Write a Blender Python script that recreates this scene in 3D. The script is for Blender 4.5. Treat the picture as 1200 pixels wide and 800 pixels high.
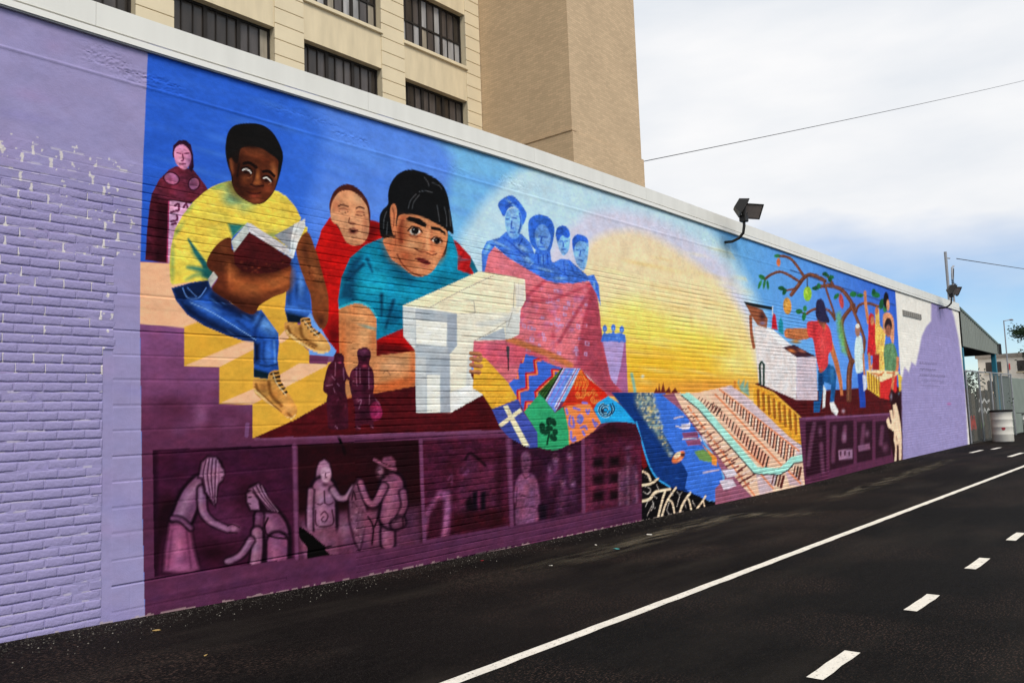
import bpy, bmesh, math, random
import numpy as np
from mathutils import Vector, Matrix

for o in list(bpy.data.objects):
    bpy.data.objects.remove(o)
scene = bpy.context.scene
COLL = scene.collection

# ------------------------------------------------------------------ camera
# the painted wall stands in the plane y = WY, x runs along it, z is up
FPX, YAW, PITCH, ROLL, WY, EYE = 983.2, .8724, .0902, -.0365, 7.2175, 1.6
_cy, _sy, _cp, _sp = math.cos(YAW), math.sin(YAW), math.cos(PITCH), math.sin(PITCH)
_fw = np.array([_sy*_cp, _cy*_cp, _sp]); _rt = np.array([_cy, -_sy, 0.0]); _up = np.cross(_rt, _fw)
_c, _s = math.cos(ROLL), math.sin(ROLL)
RR = np.array([_c*_rt + _s*_up, -_s*_rt + _c*_up, _fw])
cam = bpy.data.cameras.new('camera'); camo = bpy.data.objects.new('camera', cam); COLL.objects.link(camo)
camo.matrix_world = Matrix(((RR[0][0], RR[1][0], -RR[2][0], 0), (RR[0][1], RR[1][1], -RR[2][1], 0),
                            (RR[0][2], RR[1][2], -RR[2][2], EYE), (0, 0, 0, 1)))
cam.sensor_width = 36; cam.lens = FPX/1200*36; cam.clip_start = .05; cam.clip_end = 5000
scene.camera = camo

# ------------------------------------------------------------------ sky, sun, exposure
SUN_EL, SUN_AZ = math.radians(50), math.radians(203)      # azimuth from +y towards +x: in front of the wall
world = bpy.data.worlds.new('World'); scene.world = world; world.use_nodes = True
nt = world.node_tree; nt.nodes.clear()
wo = nt.nodes.new('ShaderNodeOutputWorld'); bg = nt.nodes.new('ShaderNodeBackground')
sky = nt.nodes.new('ShaderNodeTexSky'); sky.sky_type = 'NISHITA'; sky.sun_disc = False
sky.sun_elevation = SUN_EL; sky.sun_rotation = SUN_AZ; sky.air_density = 1.0; sky.dust_density = 0.0; sky.ozone_density = 3.0
tc = nt.nodes.new('ShaderNodeTexCoord')
mp = nt.nodes.new('ShaderNodeMapping'); mp.inputs['Scale'].default_value = (1.0, 1.0, 3.4)
mp.inputs['Location'].default_value = (.35, .2, 0.62)
n1 = nt.nodes.new('ShaderNodeTexNoise'); n1.inputs['Scale'].default_value = 1.15; n1.inputs['Detail'].default_value = 6
n1.inputs['Roughness'].default_value = .55
ramp = nt.nodes.new('ShaderNodeValToRGB')
ramp.color_ramp.elements[0].position = .36; ramp.color_ramp.elements[0].color = (0, 0, 0, 1)
ramp.color_ramp.elements[1].position = .60; ramp.color_ramp.elements[1].color = (1, 1, 1, 1)
sep = nt.nodes.new('ShaderNodeSeparateXYZ')
hz = nt.nodes.new('ShaderNodeMapRange'); hz.inputs[1].default_value = .11; hz.inputs[2].default_value = .30
hz.inputs[3].default_value = -.07; hz.inputs[4].default_value = .5                # the cloud deck thickens overhead
addm = nt.nodes.new('ShaderNodeMath'); addm.operation = 'ADD'
n2 = nt.nodes.new('ShaderNodeTexNoise'); n2.inputs['Scale'].default_value = 1.9; n2.inputs['Detail'].default_value = 7
cl = nt.nodes.new('ShaderNodeMix'); cl.data_type = 'RGBA'
cl.inputs[6].default_value = (6.6, 7.15, 7.9, 1); cl.inputs[7].default_value = (9.2, 9.2, 9.3, 1)
mix = nt.nodes.new('ShaderNodeMix'); mix.data_type = 'RGBA'
L = nt.links.new
L(tc.outputs['Generated'], mp.inputs[0]); L(mp.outputs[0], n1.inputs['Vector']); L(mp.outputs[0], n2.inputs['Vector'])
L(tc.outputs['Generated'], sep.inputs[0]); L(sep.outputs['Z'], hz.inputs[0])
L(n1.outputs['Fac'], addm.inputs[0]); L(hz.outputs[0], addm.inputs[1]); L(addm.outputs[0], ramp.inputs[0])
n2r = nt.nodes.new('ShaderNodeMapRange'); n2r.inputs[1].default_value = .34; n2r.inputs[2].default_value = .62
L(n2.outputs['Fac'], n2r.inputs[0]); L(n2r.outputs[0], cl.inputs[0]); L(ramp.outputs[0], mix.inputs[0]); tint = nt.nodes.new('ShaderNodeVectorMath'); tint.operation = 'MULTIPLY'; tint.inputs[1].default_value = (1.0, 1.12, 1.3)
L(sky.outputs[0], tint.inputs[0]); L(tint.outputs[0], mix.inputs[6]); L(cl.outputs[2], mix.inputs[7])
L(mix.outputs[2], bg.inputs['Color']); bg.inputs['Strength'].default_value = .105
L(bg.outputs[0], wo.inputs['Surface'])
sd = bpy.data.lights.new('sun', 'SUN'); sd.energy = 2.4; sd.angle = math.radians(22); sd.color = (1, .94, .84)
so = bpy.data.objects.new('sun', sd); COLL.objects.link(so)
_d = Vector((math.sin(SUN_AZ)*math.cos(SUN_EL), math.cos(SUN_AZ)*math.cos(SUN_EL), math.sin(SUN_EL)))
so.rotation_euler = (-_d).to_track_quat('-Z', 'Y').to_euler(); so.location = (10, -10, 30)
scene.view_settings.view_transform = 'Standard'; scene.view_settings.look = 'None'
scene.view_settings.gamma = 1; scene.view_settings.exposure = 0.0
scene.render.engine = 'CYCLES'

# ------------------------------------------------------------------ helpers
def at(x, y, Y):
    """point on the plane y = Y seen at survey position (x, y) of the site photograph"""
    d = RR.T @ np.array([(x-600)/FPX, -(y-400)/FPX, 1.0]); t = Y/d[1]
    return Vector((d[0]*t, Y, d[2]*t+EYE))
def on_ground(x, y, z=0.0):
    d = RR.T @ np.array([(x-600)/FPX, -(y-400)/FPX, 1.0]); t = (z-EYE)/d[2]
    return Vector((d[0]*t, d[1]*t, z))

def s2l(c):
    c = np.asarray(c, float)/255.0
    return np.where(c <= .04045, c/12.92, ((c+.055)/1.055)**2.4)
def lin(r, g, b, k=1.0):
    v = s2l((r, g, b))*k
    return (float(v[0]), float(v[1]), float(v[2]), 1.0)

def mat(name, col, rough=.8, metal=0.0, spec=.3, n_scale=6.0, n_amt=.12, bump=0.0, b_scale=60.0, attr=None, stretch=None):
    m = bpy.data.materials.new(name); m.use_nodes = True
    t = m.node_tree; b = t.nodes['Principled BSDF']
    b.inputs['Roughness'].default_value = rough; b.inputs['Metallic'].default_value = metal
    b.inputs['Specular IOR Level'].default_value = spec
    co = t.nodes.new('ShaderNodeTexCoord'); v = co.outputs['Object']
    if stretch:
        mpn = t.nodes.new('ShaderNodeMapping'); mpn.inputs['Scale'].default_value = stretch
        t.links.new(v, mpn.inputs[0]); v = mpn.outputs[0]
    nz = t.nodes.new('ShaderNodeTexNoise'); nz.inputs['Scale'].default_value = n_scale; nz.inputs['Detail'].default_value = 6
    t.links.new(v, nz.inputs['Vector'])
    mr = t.nodes.new('ShaderNodeMapRange'); mr.inputs[1].default_value = .25; mr.inputs[2].default_value = .75
    mr.inputs[3].default_value = 1-n_amt; mr.inputs[4].default_value = 1+n_amt
    t.links.new(nz.outputs['Fac'], mr.inputs[0])
    mu = t.nodes.new('ShaderNodeVectorMath'); mu.operation = 'SCALE'
    if attr:
        a = t.nodes.new('ShaderNodeAttribute'); a.attribute_name = attr; t.links.new(a.outputs['Color'], mu.inputs[0])
    else:
        mu.inputs[0].default_value = col[:3]
    t.links.new(mr.outputs[0], mu.inputs['Scale']); t.links.new(mu.outputs[0], b.inputs['Base Color'])
    if bump:
        n3 = t.nodes.new('ShaderNodeTexNoise'); n3.inputs['Scale'].default_value = b_scale; n3.inputs['Detail'].default_value = 5
        t.links.new(v, n3.inputs['Vector'])
        bn = t.nodes.new('ShaderNodeBump'); bn.inputs['Strength'].default_value = bump; bn.inputs['Distance'].default_value = .01
        t.links.new(n3.outputs['Fac'], bn.inputs['Height']); t.links.new(bn.outputs[0], b.inputs['Normal'])
    return m

def link(o, parent=None, label=None, cat=None, group=None, kind=None):
    if o.name not in COLL.objects: COLL.objects.link(o)
    if parent is not None: o.parent = parent
    if label: o['label'] = label
    if cat: o['category'] = cat
    if group: o['group'] = group
    if kind: o['kind'] = kind
    return o
def empty(name, loc=(0, 0, 0), rz=0.0, **k):
    o = bpy.data.objects.new(name, None); o.location = loc; o.rotation_euler[2] = rz; o.empty_display_size = .2
    return link(o, **k)

class MB:
    def __init__(s): s.v = []; s.f = []; s.sm = []
    def add(s, vs, fs, smooth=False):
        k = len(s.v); s.v += [tuple(p) for p in vs]; s.f += [tuple(i+k for i in f) for f in fs]; s.sm += [smooth]*len(fs); return s
    def box(s, x0, x1, y0, y1, z0, z1):
        vs = [(x, y, z) for x in (x0, x1) for y in (y0, y1) for z in (z0, z1)]
        return s.add(vs, [(0, 1, 3, 2), (4, 6, 7, 5), (0, 4, 5, 1), (2, 3, 7, 6), (0, 2, 6, 4), (1, 5, 7, 3)])
    def bbox(s, x0, x1, y0, y1, z0, z1, b=.01):
        """box with chamfered edges"""
        bm = bmesh.new(); bmesh.ops.create_cube(bm, size=1)
        for v in bm.verts: v.co = ((x0+x1)/2+v.co.x*(x1-x0), (y0+y1)/2+v.co.y*(y1-y0), (z0+z1)/2+v.co.z*(z1-z0))
        bmesh.ops.bevel(bm, geom=list(bm.edges), offset=b, segments=1, affect='EDGES')
        bm.verts.index_update()
        s.add([v.co[:] for v in bm.verts], [[v.index for v in f.verts] for f in bm.faces]); bm.free(); return s
    def tube(s, pts, r, n=10, cap=True):
        pts = [Vector(p) for p in pts]; rs = r if isinstance(r, (list, tuple)) else [r]*len(pts); rings = []
        prev = None
        for i, p in enumerate(pts):
            d = (pts[min(i+1, len(pts)-1)]-pts[max(i-1, 0)]).normalized()
            if prev is None:
                a = d.orthogonal().normalized()
            else:
                a = (prev-d*prev.dot(d)).normalized()
            prev = a; b = d.cross(a)
            rings.append([p+(a*math.cos(2*math.pi*k/n)+b*math.sin(2*math.pi*k/n))*rs[i] for k in range(n)])
        vs = [q for r_ in rings for q in r_]; fs = []
        for i in range(len(pts)-1):
            for k in range(n): fs.append((i*n+k, i*n+(k+1) % n, (i+1)*n+(k+1) % n, (i+1)*n+k))
        s.add(vs, fs, True)
        if cap:
            s.add(rings[0], [tuple(range(n-1, -1, -1))]); s.add(rings[-1], [tuple(range(n))])
        return s
    def lathe(s, prof, n=24, c=(0, 0, 0)):
        vs = [(c[0]+r*math.cos(2*math.pi*k/n), c[1]+r*math.sin(2*math.pi*k/n), c[2]+z) for r, z in prof for k in range(n)]; fs = []
        for i in range(len(prof)-1):
            for k in range(n): fs.append((i*n+k, i*n+(k+1) % n, (i+1)*n+(k+1) % n, (i+1)*n+k))
        return s.add(vs, fs, True)
    def mesh(s, name):
        m = bpy.data.meshes.new(name); m.from_pydata(s.v, [], s.f); m.polygons.foreach_set('use_smooth', s.sm); m.update(); return m
    def build(s, name, material, parent=None, **k):
        m = s.mesh(name); m.materials.append(material); o = bpy.data.objects.new(name, m)
        return link(o, parent=parent, **k)
def inst(name, mesh, parent=None, loc=(0, 0, 0), **k):
    o = bpy.data.objects.new(name, mesh); o.location = loc
    return link(o, parent=parent, **k)
rnd = random.Random(7)

# survey of the parapet line and of the asphalt where it meets the wall
TOPX = [-4, 2.4, 3.6, 5.1, 7.1, 9, 12, 17.3, 26.5, 34.6]; TOPZ = [5.02, 5.03, 5.035, 5.06, 5.09, 5.115, 5.115, 5.075, 4.96, 4.92]
BOTX = [-6, 1.5, 2.45, 3.6, 6.5, 11.6, 18.6, 26.2, 34.3, 40, 46]; BOTZ = [0, .05, .05, .015, -.06, -.11, -.115, -.02, .02, .01, 0]
_gx = np.linspace(-6, 46, 521)
def _sm(xs, zs, w=15):
    v = np.interp(_gx, xs, zs); k = np.ones(w)/w
    return np.convolve(np.pad(v, w//2, mode='edge'), k, mode='valid')
_tz = _sm(TOPX, TOPZ); _bz = _sm(BOTX, BOTZ)
def top_z(x): return np.interp(x, _gx, _tz)
def gutter_z(x): return np.interp(x, _gx, _bz)
def ground_z(x, y):
    f = np.clip((np.asarray(y, float)-3.9)/(WY-3.9), 0, 1); f = f*f*(3-2*f)
    return gutter_z(x)*f

# ------------------------------------------------------------------ painted wall: a fine grid of the masonry relief
CH, BL = .0774, .22                 # brick course and brick length with joint
WALL_X0, WALL_X1 = -3.0, 34.45
def hash2(a, b, k=0):
    v = np.sin(a*127.1+b*311.7+k*74.7)*43758.5453
    return v-np.floor(v)
def vnoise(x, y, s, k=0):
    x = x*s; y = y*s; xi = np.floor(x); yi = np.floor(y); fx = x-xi; fy = y-yi
    fx = fx*fx*(3-2*fx); fy = fy*fy*(3-2*fy)
    a = hash2(xi, yi, k); b = hash2(xi+1, yi, k); c = hash2(xi, yi+1, k); d = hash2(xi+1, yi+1, k)
    return (a*(1-fx)+b*fx)*(1-fy)+(c*(1-fx)+d*fx)*fy
def sstep(a, b, x):
    t = np.clip((x-a)/(b-a), 0, 1); return t*t*(3-2*t)
BX0, BX1, BLINTEL, BLOCK_TOP = 3.196, 5.88, 2.68, 3.107     # blocked-up doorway
BEAM = 3.97                                                 # smooth rendered beam above
BRICK_X0, BRICK_X1 = 2.2, 3.196                             # bricks built one by one here
def in_doorway(x, z):
    top = np.where(x > 3.282, BLOCK_TOP, 2.3)
    return (x > BX0) & (x < BX1) & (z < top)
def relief(x, z):
    """height of the surface towards the street, in metres"""
    r = np.floor(z/CH); t = z/CH-r
    bed = sstep(0, .03, t)*(1-sstep(.09, .15, t))
    u = (x+(r % 2)*BL*.5+(hash2(r, r*0+3)-.5)*.05)/BL; bi = np.floor(u); fu = (u-bi)*BL
    head = (1-sstep(.004, .011, np.minimum(fu, BL-fu)))*.22*sstep(.3, .8, hash2(bi, r, 21))
    joint = np.maximum(bed, head)
    rough = vnoise(x, z, 7, 1)*.004+vnoise(x, z, 24, 2)*.0022+vnoise(x, z, 75, 5)*.0012
    filled = np.clip(.35+1.1*(vnoise(x, z*4, 2.3, 8)-.3)+.5*(hash2(r, np.floor(x*1.7), 23)-.5), 0, 1)           # thick paint fills some joints
    hb = (hash2(bi, r, 1)-.5)*.0022+(hash2(r, r*0, 31)-.5)*.0022+rough-joint*(.0062-.0052*filled)
    fade = sstep(BEAM+.05, BEAM-.3, z+.12*(vnoise(x, z*0, 1.5, 33)-.5))              # render feathers out over the top courses
    hb = hb*fade+(rough+.002)*(1-fade)
    beam = .002+vnoise(x, z, 2.5, 3)*.004+vnoise(x, z, 14, 4)*.0022
    torn = sstep(.38, .6, vnoise(x, z*2.5, 2.2, 6))*np.exp(-((z-4.82)/.11)**2)*np.where(x < 3.9, 1.5, np.where(x < 9, .8, .4))
    beam = beam+.008*np.exp(-((z-4.70)/.011)**2)+torn*((vnoise(x, z*3, 20, 7)-.5)*.008+(vnoise(x, z*2.5, 52, 71)-.5)*.008)
    h = np.where(z > BEAM, beam, hb)
    # blocks in the old doorway
    zb = (z-1.825)/.216; rb = np.floor(zb); tb = (zb-rb)*.216
    ub = (x+(rb % 2)*.215)/.43; fb = (ub-np.floor(ub))*.43
    jb = np.maximum(1-sstep(.003, .008, np.minimum(tb, .216-tb)), .35*(1-sstep(.003, .008, np.minimum(fb, .43-fb))))
    hblk = rough*.35-.002-jb*.0065
    hblk = np.where(z > BLINTEL, rough*.3-.0055*(1-sstep(.003, .008, np.abs(z-2.793))), hblk)
    h = np.where(in_doorway(x, z), np.where(x < 3.282, -.008+rough*.3, hblk), h)
    return h
BRICK_TOP = int(3.66/CH)                                    # topmost course built brick by brick
def bond_shift(r): return (r % 2)*BL*.5+(hash2(r, r*0+3)-.5)*.05
def is_single_brick_zone(x, z):
    r = np.floor(z/CH); o = bond_shift(r); x0 = np.floor((x+o)/BL)*BL-o
    return (x > BRICK_X0-.02) & (x0 < 3.1) & ~in_doorway(x, z) & (r < BRICK_TOP) & (z > 0)
def photo_xy(x, z):
    dx, dy, dz = x, WY, z-EYE
    c0 = RR[0, 0]*dx+RR[0, 1]*dy+RR[0, 2]*dz; c1 = RR[1, 0]*dx+RR[1, 1]*dy+RR[1, 2]*dz; c2 = RR[2, 0]*dx+RR[2, 1]*dy+RR[2, 2]*dz
    return 600+FPX*c0/c2, 400-FPX*c1/c2

GRIDS = []      # (xs, zs, first vertex index)
def _xs(a, b, step):
    xs = [a]
    while xs[-1] < b:
        x = xs[-1]; p0 = photo_xy(x, 2.0)[0]; p1 = photo_xy(x+.01, 2.0)[0]
        xs.append(x+.01*step/max(p1-p0, 1e-6))
    xs[-1] = b
    return np.array(xs)
FR = {10: [0, .03, .09, .14, .27, .41, .55, .69, .83, .94], 8: [0, .03, .09, .15, .36, .57, .78, .93], 6: [0, .06, .14, .38, .62, .86], 5: [0, .06, .14, .45, .75], 3: [0, .12, .5], 1: [0]}
def _zs(n):
    return np.array([(r+f)*CH for r in range(-3, 67) for f in FR[n]])
_n = 0; _X = []; _Z = []
for a, b, n in ((2.15, 5.0, 10), (5.0, 8.5, 8), (8.5, 13.0, 6), (13.0, 20.0, 5), (20.0, WALL_X1, 3)):
    xs = _xs(a, b, .85); zs = _zs(n); GRIDS.append((xs, zs, _n)); _n += len(xs)*len(zs)
    gx, gz = np.meshgrid(xs, zs, indexing='ij'); _X.append(gx.ravel()); _Z.append(gz.ravel())
VX = np.concatenate(_X); VZ = np.concatenate(_Z)
PX, PY = photo_xy(VX, VZ)          # where each point of the wall lies on the tracing of the mural
COL = np.zeros((len(VX), 3)); PID = np.full(len(VX), -1, np.int16)

# --- a small brush set that lays paint on the wall grid; shapes are traced and land in the wall's own plane
_fr = [0.0, 0.0, 1.0]
def frame(ox=0, oy=0, s=1.0): _fr[:] = [ox, oy, s]
def T(p): return np.array([(_fr[0]+a/_fr[2], _fr[1]+b/_fr[2]) for a, b in p], float)
def curve(P, closed=True, n=5):
    P = np.asarray(P, float); m = len(P); out = []
    for i in range(m if closed else m-1):
        if closed: p0, p1, p2, p3 = P[(i-1) % m], P[i], P[(i+1) % m], P[(i+2) % m]
        else: p0, p1, p2, p3 = P[max(i-1, 0)], P[i], P[i+1], P[min(i+2, m-1)]
        for k in range(n):
            t = k/n
            out.append(.5*((2*p1)+(-p0+p2)*t+(2*p0-5*p1+4*p2-p3)*t*t+(-p0+3*p1-3*p2+p3)*t**3))
    if not closed: out.append(P[-1])
    return np.array(out)
def _near(P, pad):
    x0, y0 = P.min(0)-pad; x1, y1 = P.max(0)+pad
    return np.nonzero((PX > x0) & (PX < x1) & (PY > y0) & (PY < y1))[0]
def _segdist(px, py, A, B):
    d2 = np.full(len(px), 1e12); w = np.zeros(len(px))
    for i in range(len(A)):
        ax, ay = A[i]; bx, by = B[i]; ex, ey = bx-ax, by-ay; l2 = ex*ex+ey*ey+1e-9
        t = np.clip(((px-ax)*ex+(py-ay)*ey)/l2, 0, 1)
        q = (px-ax-t*ex)**2+(py-ay-t*ey)**2
        m = q < d2; d2[m] = q[m]; w[m] = (i+t[m])/len(A)
    return np.sqrt(d2), w
def _inside(px, py, P):
    ins = np.zeros(len(px), bool); m = len(P)
    for i in range(m):
        ax, ay = P[i]; bx, by = P[(i+1) % m]
        if ay == by: continue
        c = (ay > py) != (by > py)
        ins ^= c & (px < (bx-ax)*(py-ay)/(by-ay)+ax)
    return ins
def _lay(idx, cov, col, clip, part):
    if clip is not None:
        cl_ = clip if isinstance(clip, (tuple, list, set)) else (clip,)
        cov = cov*np.isin(PID[idx], [PART[c] for c in cl_])
    if part is not None:
        PID[idx[cov > .5]] = PART[part]
    c = col(PX[idx], PY[idx]) if callable(col) else np.asarray(col, float)
    COL[idx] = COL[idx]*(1-cov[:, None])+c*cov[:, None]
def fill(pts, col, a=1.0, soft=.9, sm=False, clip=None, part=None):
    P = T(pts)
    if sm: P = curve(P)
    idx = _near(P, soft+1)
    if not len(idx): return
    px, py = PX[idx], PY[idx]; d, _ = _segdist(px, py, P, np.roll(P, -1, 0))
    sdist = np.where(_inside(px, py, P), -d, d)
    _lay(idx, np.clip(.5-sdist/soft, 0, 1)*a, col, clip, part)
def line(pts, w, col, a=1.0, soft=.8, sm=True, taper=0.0, clip=None, part=None):
    P = T(pts); w = w/_fr[2]
    if sm and len(P) > 2: P = curve(P, False)
    idx = _near(P, w+soft+1)
    if not len(idx): return
    d, t = _segdist(PX[idx], PY[idx], P[:-1], P[1:])
    ww = w*.5*(1-taper*t)
    _lay(idx, np.clip(.5-(d-ww*1.2)/soft, 0, 1)*min(1, a*1.12), col, clip, part)
def blob(cx, cy, rx, ry, col, a=1.0, rot=0.0, hard=0.0, clip=None, part=None):
    c = T([(cx, cy)])[0]; rx /= _fr[2]; ry /= _fr[2]; R = max(rx, ry)*1.6
    idx = _near(np.array([c]), R)
    if not len(idx): return
    dx, dy = PX[idx]-c[0], PY[idx]-c[1]; cs, sn = math.cos(math.radians(rot)), math.sin(math.radians(rot))
    q = np.sqrt(((dx*cs+dy*sn)/rx)**2+((-dx*sn+dy*cs)/ry)**2)
    cov = np.clip((1-q)*min(rx, ry)/.8+.5, 0, 1) if hard else np.clip(1-q/1.5, 0, 1)**1.3*1.25
    _lay(idx, np.clip(cov, 0, 1)*a, col, clip, part)
def grad(*stops, ax=(0, 1)):
    """colour changing along a direction of the tracing: stops are (position, (r,g,b))"""
    pos = [s_[0] for s_ in stops]; cs = np.array([s_[1] for s_ in stops], float)
    def f(x, y):
        q = x*ax[0]+y*ax[1]
        return np.stack([np.interp(q, pos, cs[:, k]) for k in range(3)], 1)
    return f
def spatter(pts, cols, n, r0, r1, seed, a=.8, clip=None, ang=None):
    """loose brush dabs inside an outline"""
    P = T(pts); rg = random.Random(seed); x0, y0 = P.min(0); x1, y1 = P.max(0); s = list(_fr); frame(); k = 0; tries = 0
    while k < n and tries < n*8:
        tries += 1
        x, y = rg.uniform(x0, x1), rg.uniform(y0, y1)
        if _inside(np.array([x]), np.array([y]), P)[0]:
            k += 1; r = rg.uniform(r0, r1)
            blob(x, y, r, r*rg.uniform(.4, .9), rg.choice(cols), a*rg.uniform(.5, 1), rot=rg.uniform(0, 180) if ang is None else ang+rg.uniform(-15, 15), clip=clip)
    frame(*s)
PART = {n_: i for i, n_ in enumerate(('mural', 'shawl', 'boy', 'redman', 'girl', 'machine', 'cloth', 'bluefolk', 'smallfolk', 'quilt', 'glow', 'sea',
        'map', 'roots', 'stairs', 'couple', 'panel1', 'panel2', 'panel3', 'panel4', 'panel5', 'deck', 'cart', 'vendor', 'tree', 'whiteman', 'crowd', 'stall', 'hand', 'archive'))}

# ------------------------------------------------------------------ the mural
LILAC = (151, 143, 186)
EDGE_L = [(174, 20), (173, 62), (167, 200), (164.5, 300), (164.5, 400), (167, 600), (170, 722), (171, 760)]
def paint_mural():
    COL[:] = LILAC
    frame()
    # loose lighter and pinker roller marks on the plain lilac paint
    for k in range(40):
        blob(rnd.uniform(-20, 170), rnd.uniform(0, 760), rnd.uniform(15, 50), rnd.uniform(6, 16), rnd.choice([(158, 146, 190), (142, 134, 190), (160, 140, 185)]), .35, rot=10)
    # unpainted white wall beyond the mural, with a lilac patch brushed over it
    fill([(1040, 300), (1140, 300), (1140, 560), (1058, 560)], (232, 228, 220))
    # ---- sky
    BIG = EDGE_L + [(900, 640), (1062, 560), (1061, 537), (1055, 440), (1049, 342), (1047, 320), (600, 150)]
    fill(BIG, grad((160, (40, 90, 200)), (330, (46, 98, 208)), (430, (72, 124, 224)), (520, (96, 150, 230)), (640, (110, 175, 232)), (860, (105, 172, 228)), (950, (86, 150, 232)), (1050, (44, 92, 208)), ax=(1, 0)), part='mural')
    fill([(352, 90), (380, 150), (372, 210), (360, 270), (420, 320), (560, 330), (560, 160), (480, 130)], (92, 138, 232), .75, soft=22, sm=True, clip='mural')
    fill([(505, 150), (530, 185), (522, 240), (520, 300), (560, 330), (700, 350), (720, 220), (620, 180)], (118, 184, 230), .95, soft=16, sm=True, clip='mural')
    blob(950, 420, 90, 50, (120, 190, 242), .6, clip='mural'); blob(1000, 400, 50, 60, (88, 138, 235), .6, clip='mural')
    for k in range(60):
        x = rnd.uniform(175, 700); blob(x, 66+(x-173)*.31+rnd.uniform(10, 120), rnd.uniform(20, 50), rnd.uniform(3, 7), rnd.choice([(70, 120, 225), (40, 88, 200), (95, 150, 230)]), .22, rot=17, clip='mural')
    # ---- rings of light round the low sun
    fill([(520, 345), (530, 300), (548, 262), (578, 225), (620, 195), (700, 205), (780, 235), (826, 262), (850, 286), (870, 318), (886, 350), (897, 385), (897, 460), (720, 470), (560, 400)], (190, 221, 238), soft=16, sm=True, clip='mural', part='glow')
    fill([(640, 300), (665, 268), (700, 246), (750, 250), (800, 272), (845, 305), (870, 345), (884, 380), (892, 420), (890, 462), (700, 465), (640, 360)], (208, 207, 228), soft=14, sm=True, clip=('mural', 'glow'), part='glow')
    fill([(680, 330), (686, 295), (702, 277), (735, 270), (765, 277), (800, 298), (835, 325), (862, 355), (880, 392), (886, 425), (888, 470), (720, 470), (690, 400)], grad((270, (238, 216, 182)), (330, (240, 217, 170)), (400, (243, 216, 140)), (455, (238, 200, 110))), soft=12, sm=True, clip=('mural', 'glow'), part='glow')
    fill([(695, 380), (715, 358), (750, 352), (790, 372), (840, 392), (870, 420), (878, 465), (720, 470), (700, 430)], grad((350, (248, 230, 130)), (390, (247, 218, 95)), (430, (240, 190, 55)), (455, (228, 160, 50))), .95, soft=22, sm=True, clip=('mural', 'glow'))
    blob(770, 425, 50, 22, (240, 182, 40), .7, clip='glow'); blob(862, 425, 22, 18, (244, 224, 140), .8, clip='glow'); blob(830, 452, 60, 7, (222, 150, 60), .7, clip='glow')
    for k in range(70):
        x = rnd.uniform(690, 885); blob(x, rnd.uniform(285, 455), rnd.uniform(12, 35), rnd.uniform(2, 4), rnd.choice([(246, 226, 150), (228, 190, 110), (250, 232, 170)]), .28, rot=12, clip='glow')
    # ---- purple field and steps
    fill([(150, 306), (216, 308), (300, 330), (420, 400), (590, 470), (760, 470), (760, 700), (140, 780)], grad((380, (128, 74, 120)), (450, (118, 66, 108)), (485, (98, 46, 78)), (560, (92, 44, 74)), (720, (88, 42, 74))), clip='mural', part='archive')
    fill([(150, 306), (200, 309), (240, 340), (300, 360), (300, 390), (216, 384), (150, 378)], (240, 182, 142), clip=('mural', 'archive'), part='stairs')
    fill([(216, 383), (232, 377), (290, 345), (345, 330), (350, 400), (363, 412), (363, 426), (392, 424), (390, 440), (384, 470), (345, 492), (300, 513), (296, 513), (296, 474), (257, 473), (257, 430), (216, 429)], (222, 168, 58), clip=('mural', 'archive', 'stairs'), part='stairs')
    for P in ([(216, 428.5), (257, 430), (300, 408), (296, 399), (284, 400)], [(258, 472), (296, 473.5), (384, 428), (384, 425), (350, 426), (305, 452)], [(322, 400), (336, 384), (340, 395), (330, 402)], [(216, 383), (250, 372), (300, 384), (240, 376)]):
        fill(P, (240, 186, 146), clip='stairs')
    fill([(216, 383), (231, 378), (260, 395), (285, 400), (240, 418), (216, 428)], (216, 160, 50), .5, soft=4, clip='stairs')
    for k in range(14): blob(rnd.uniform(175, 290), rnd.uniform(450, 510), rnd.uniform(8, 26), rnd.uniform(5, 14), rnd.choice([(84, 36, 62), (124, 72, 112)]), .4, clip='archive')
    blob(235, 485, 9, 14, (136, 82, 122), .8, clip='archive'); line([(290, 497), (289, 510)], 4, (124, 82, 130), .7, clip='archive')
    # dark maroon floor
    fill([(297, 513), (345, 492), (386, 469), (400, 430), (470, 400), (560, 440), (592, 503), (480, 506.5), (345, 512)], (80, 14, 22), part='deck', clip=('mural', 'archive', 'stairs'))
    for k in range(10): blob(rnd.uniform(400, 560), rnd.uniform(465, 500), 25, 5, rnd.choice([(95, 16, 24), (66, 10, 18)]), .5, rot=-3, clip='deck')
    # ---- figure: person in a patterned shawl
    frame(160, 155, 5)
    fill([(230, 200), (330, 220), (400, 310), (420, 345), (330, 410), (290, 440), (230, 590), (205, 700), (195, 765), (180, 765), (50, 750), (62, 560), (75, 430), (90, 360), (130, 280), (190, 220)], (78, 22, 38), part='shawl')
    fill([(215, 205), (320, 222), (400, 318), (330, 408), (190, 395), (88, 378), (130, 275)], (104, 36, 56), soft=6, sm=True, clip='shawl')
    for k in range(30): blob(rnd.uniform(70, 400), rnd.uniform(240, 740), rnd.uniform(8, 30), rnd.uniform(4, 14), rnd.choice([(60, 12, 24), (120, 46, 66), (70, 20, 44)]), .5, rot=rnd.uniform(-20, 90), clip='shawl')
    fill([(118, 430), (186, 420), (180, 760), (112, 755)], (46, 10, 22), .8, soft=5, clip='shawl')
    for cx, cy, rx, ry in ((203, 272, 50, 38), (335, 302, 36, 40)):
        blob(cx, cy, rx, ry, (58, 14, 34), 1, rot=20, hard=1, clip='shawl'); blob(cx, cy, rx-7, ry-7, (162, 92, 128), 1, rot=20, hard=1, clip='shawl'); blob(cx-8, cy+2, 24, 14, (120, 52, 84), .7, clip='shawl')
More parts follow.
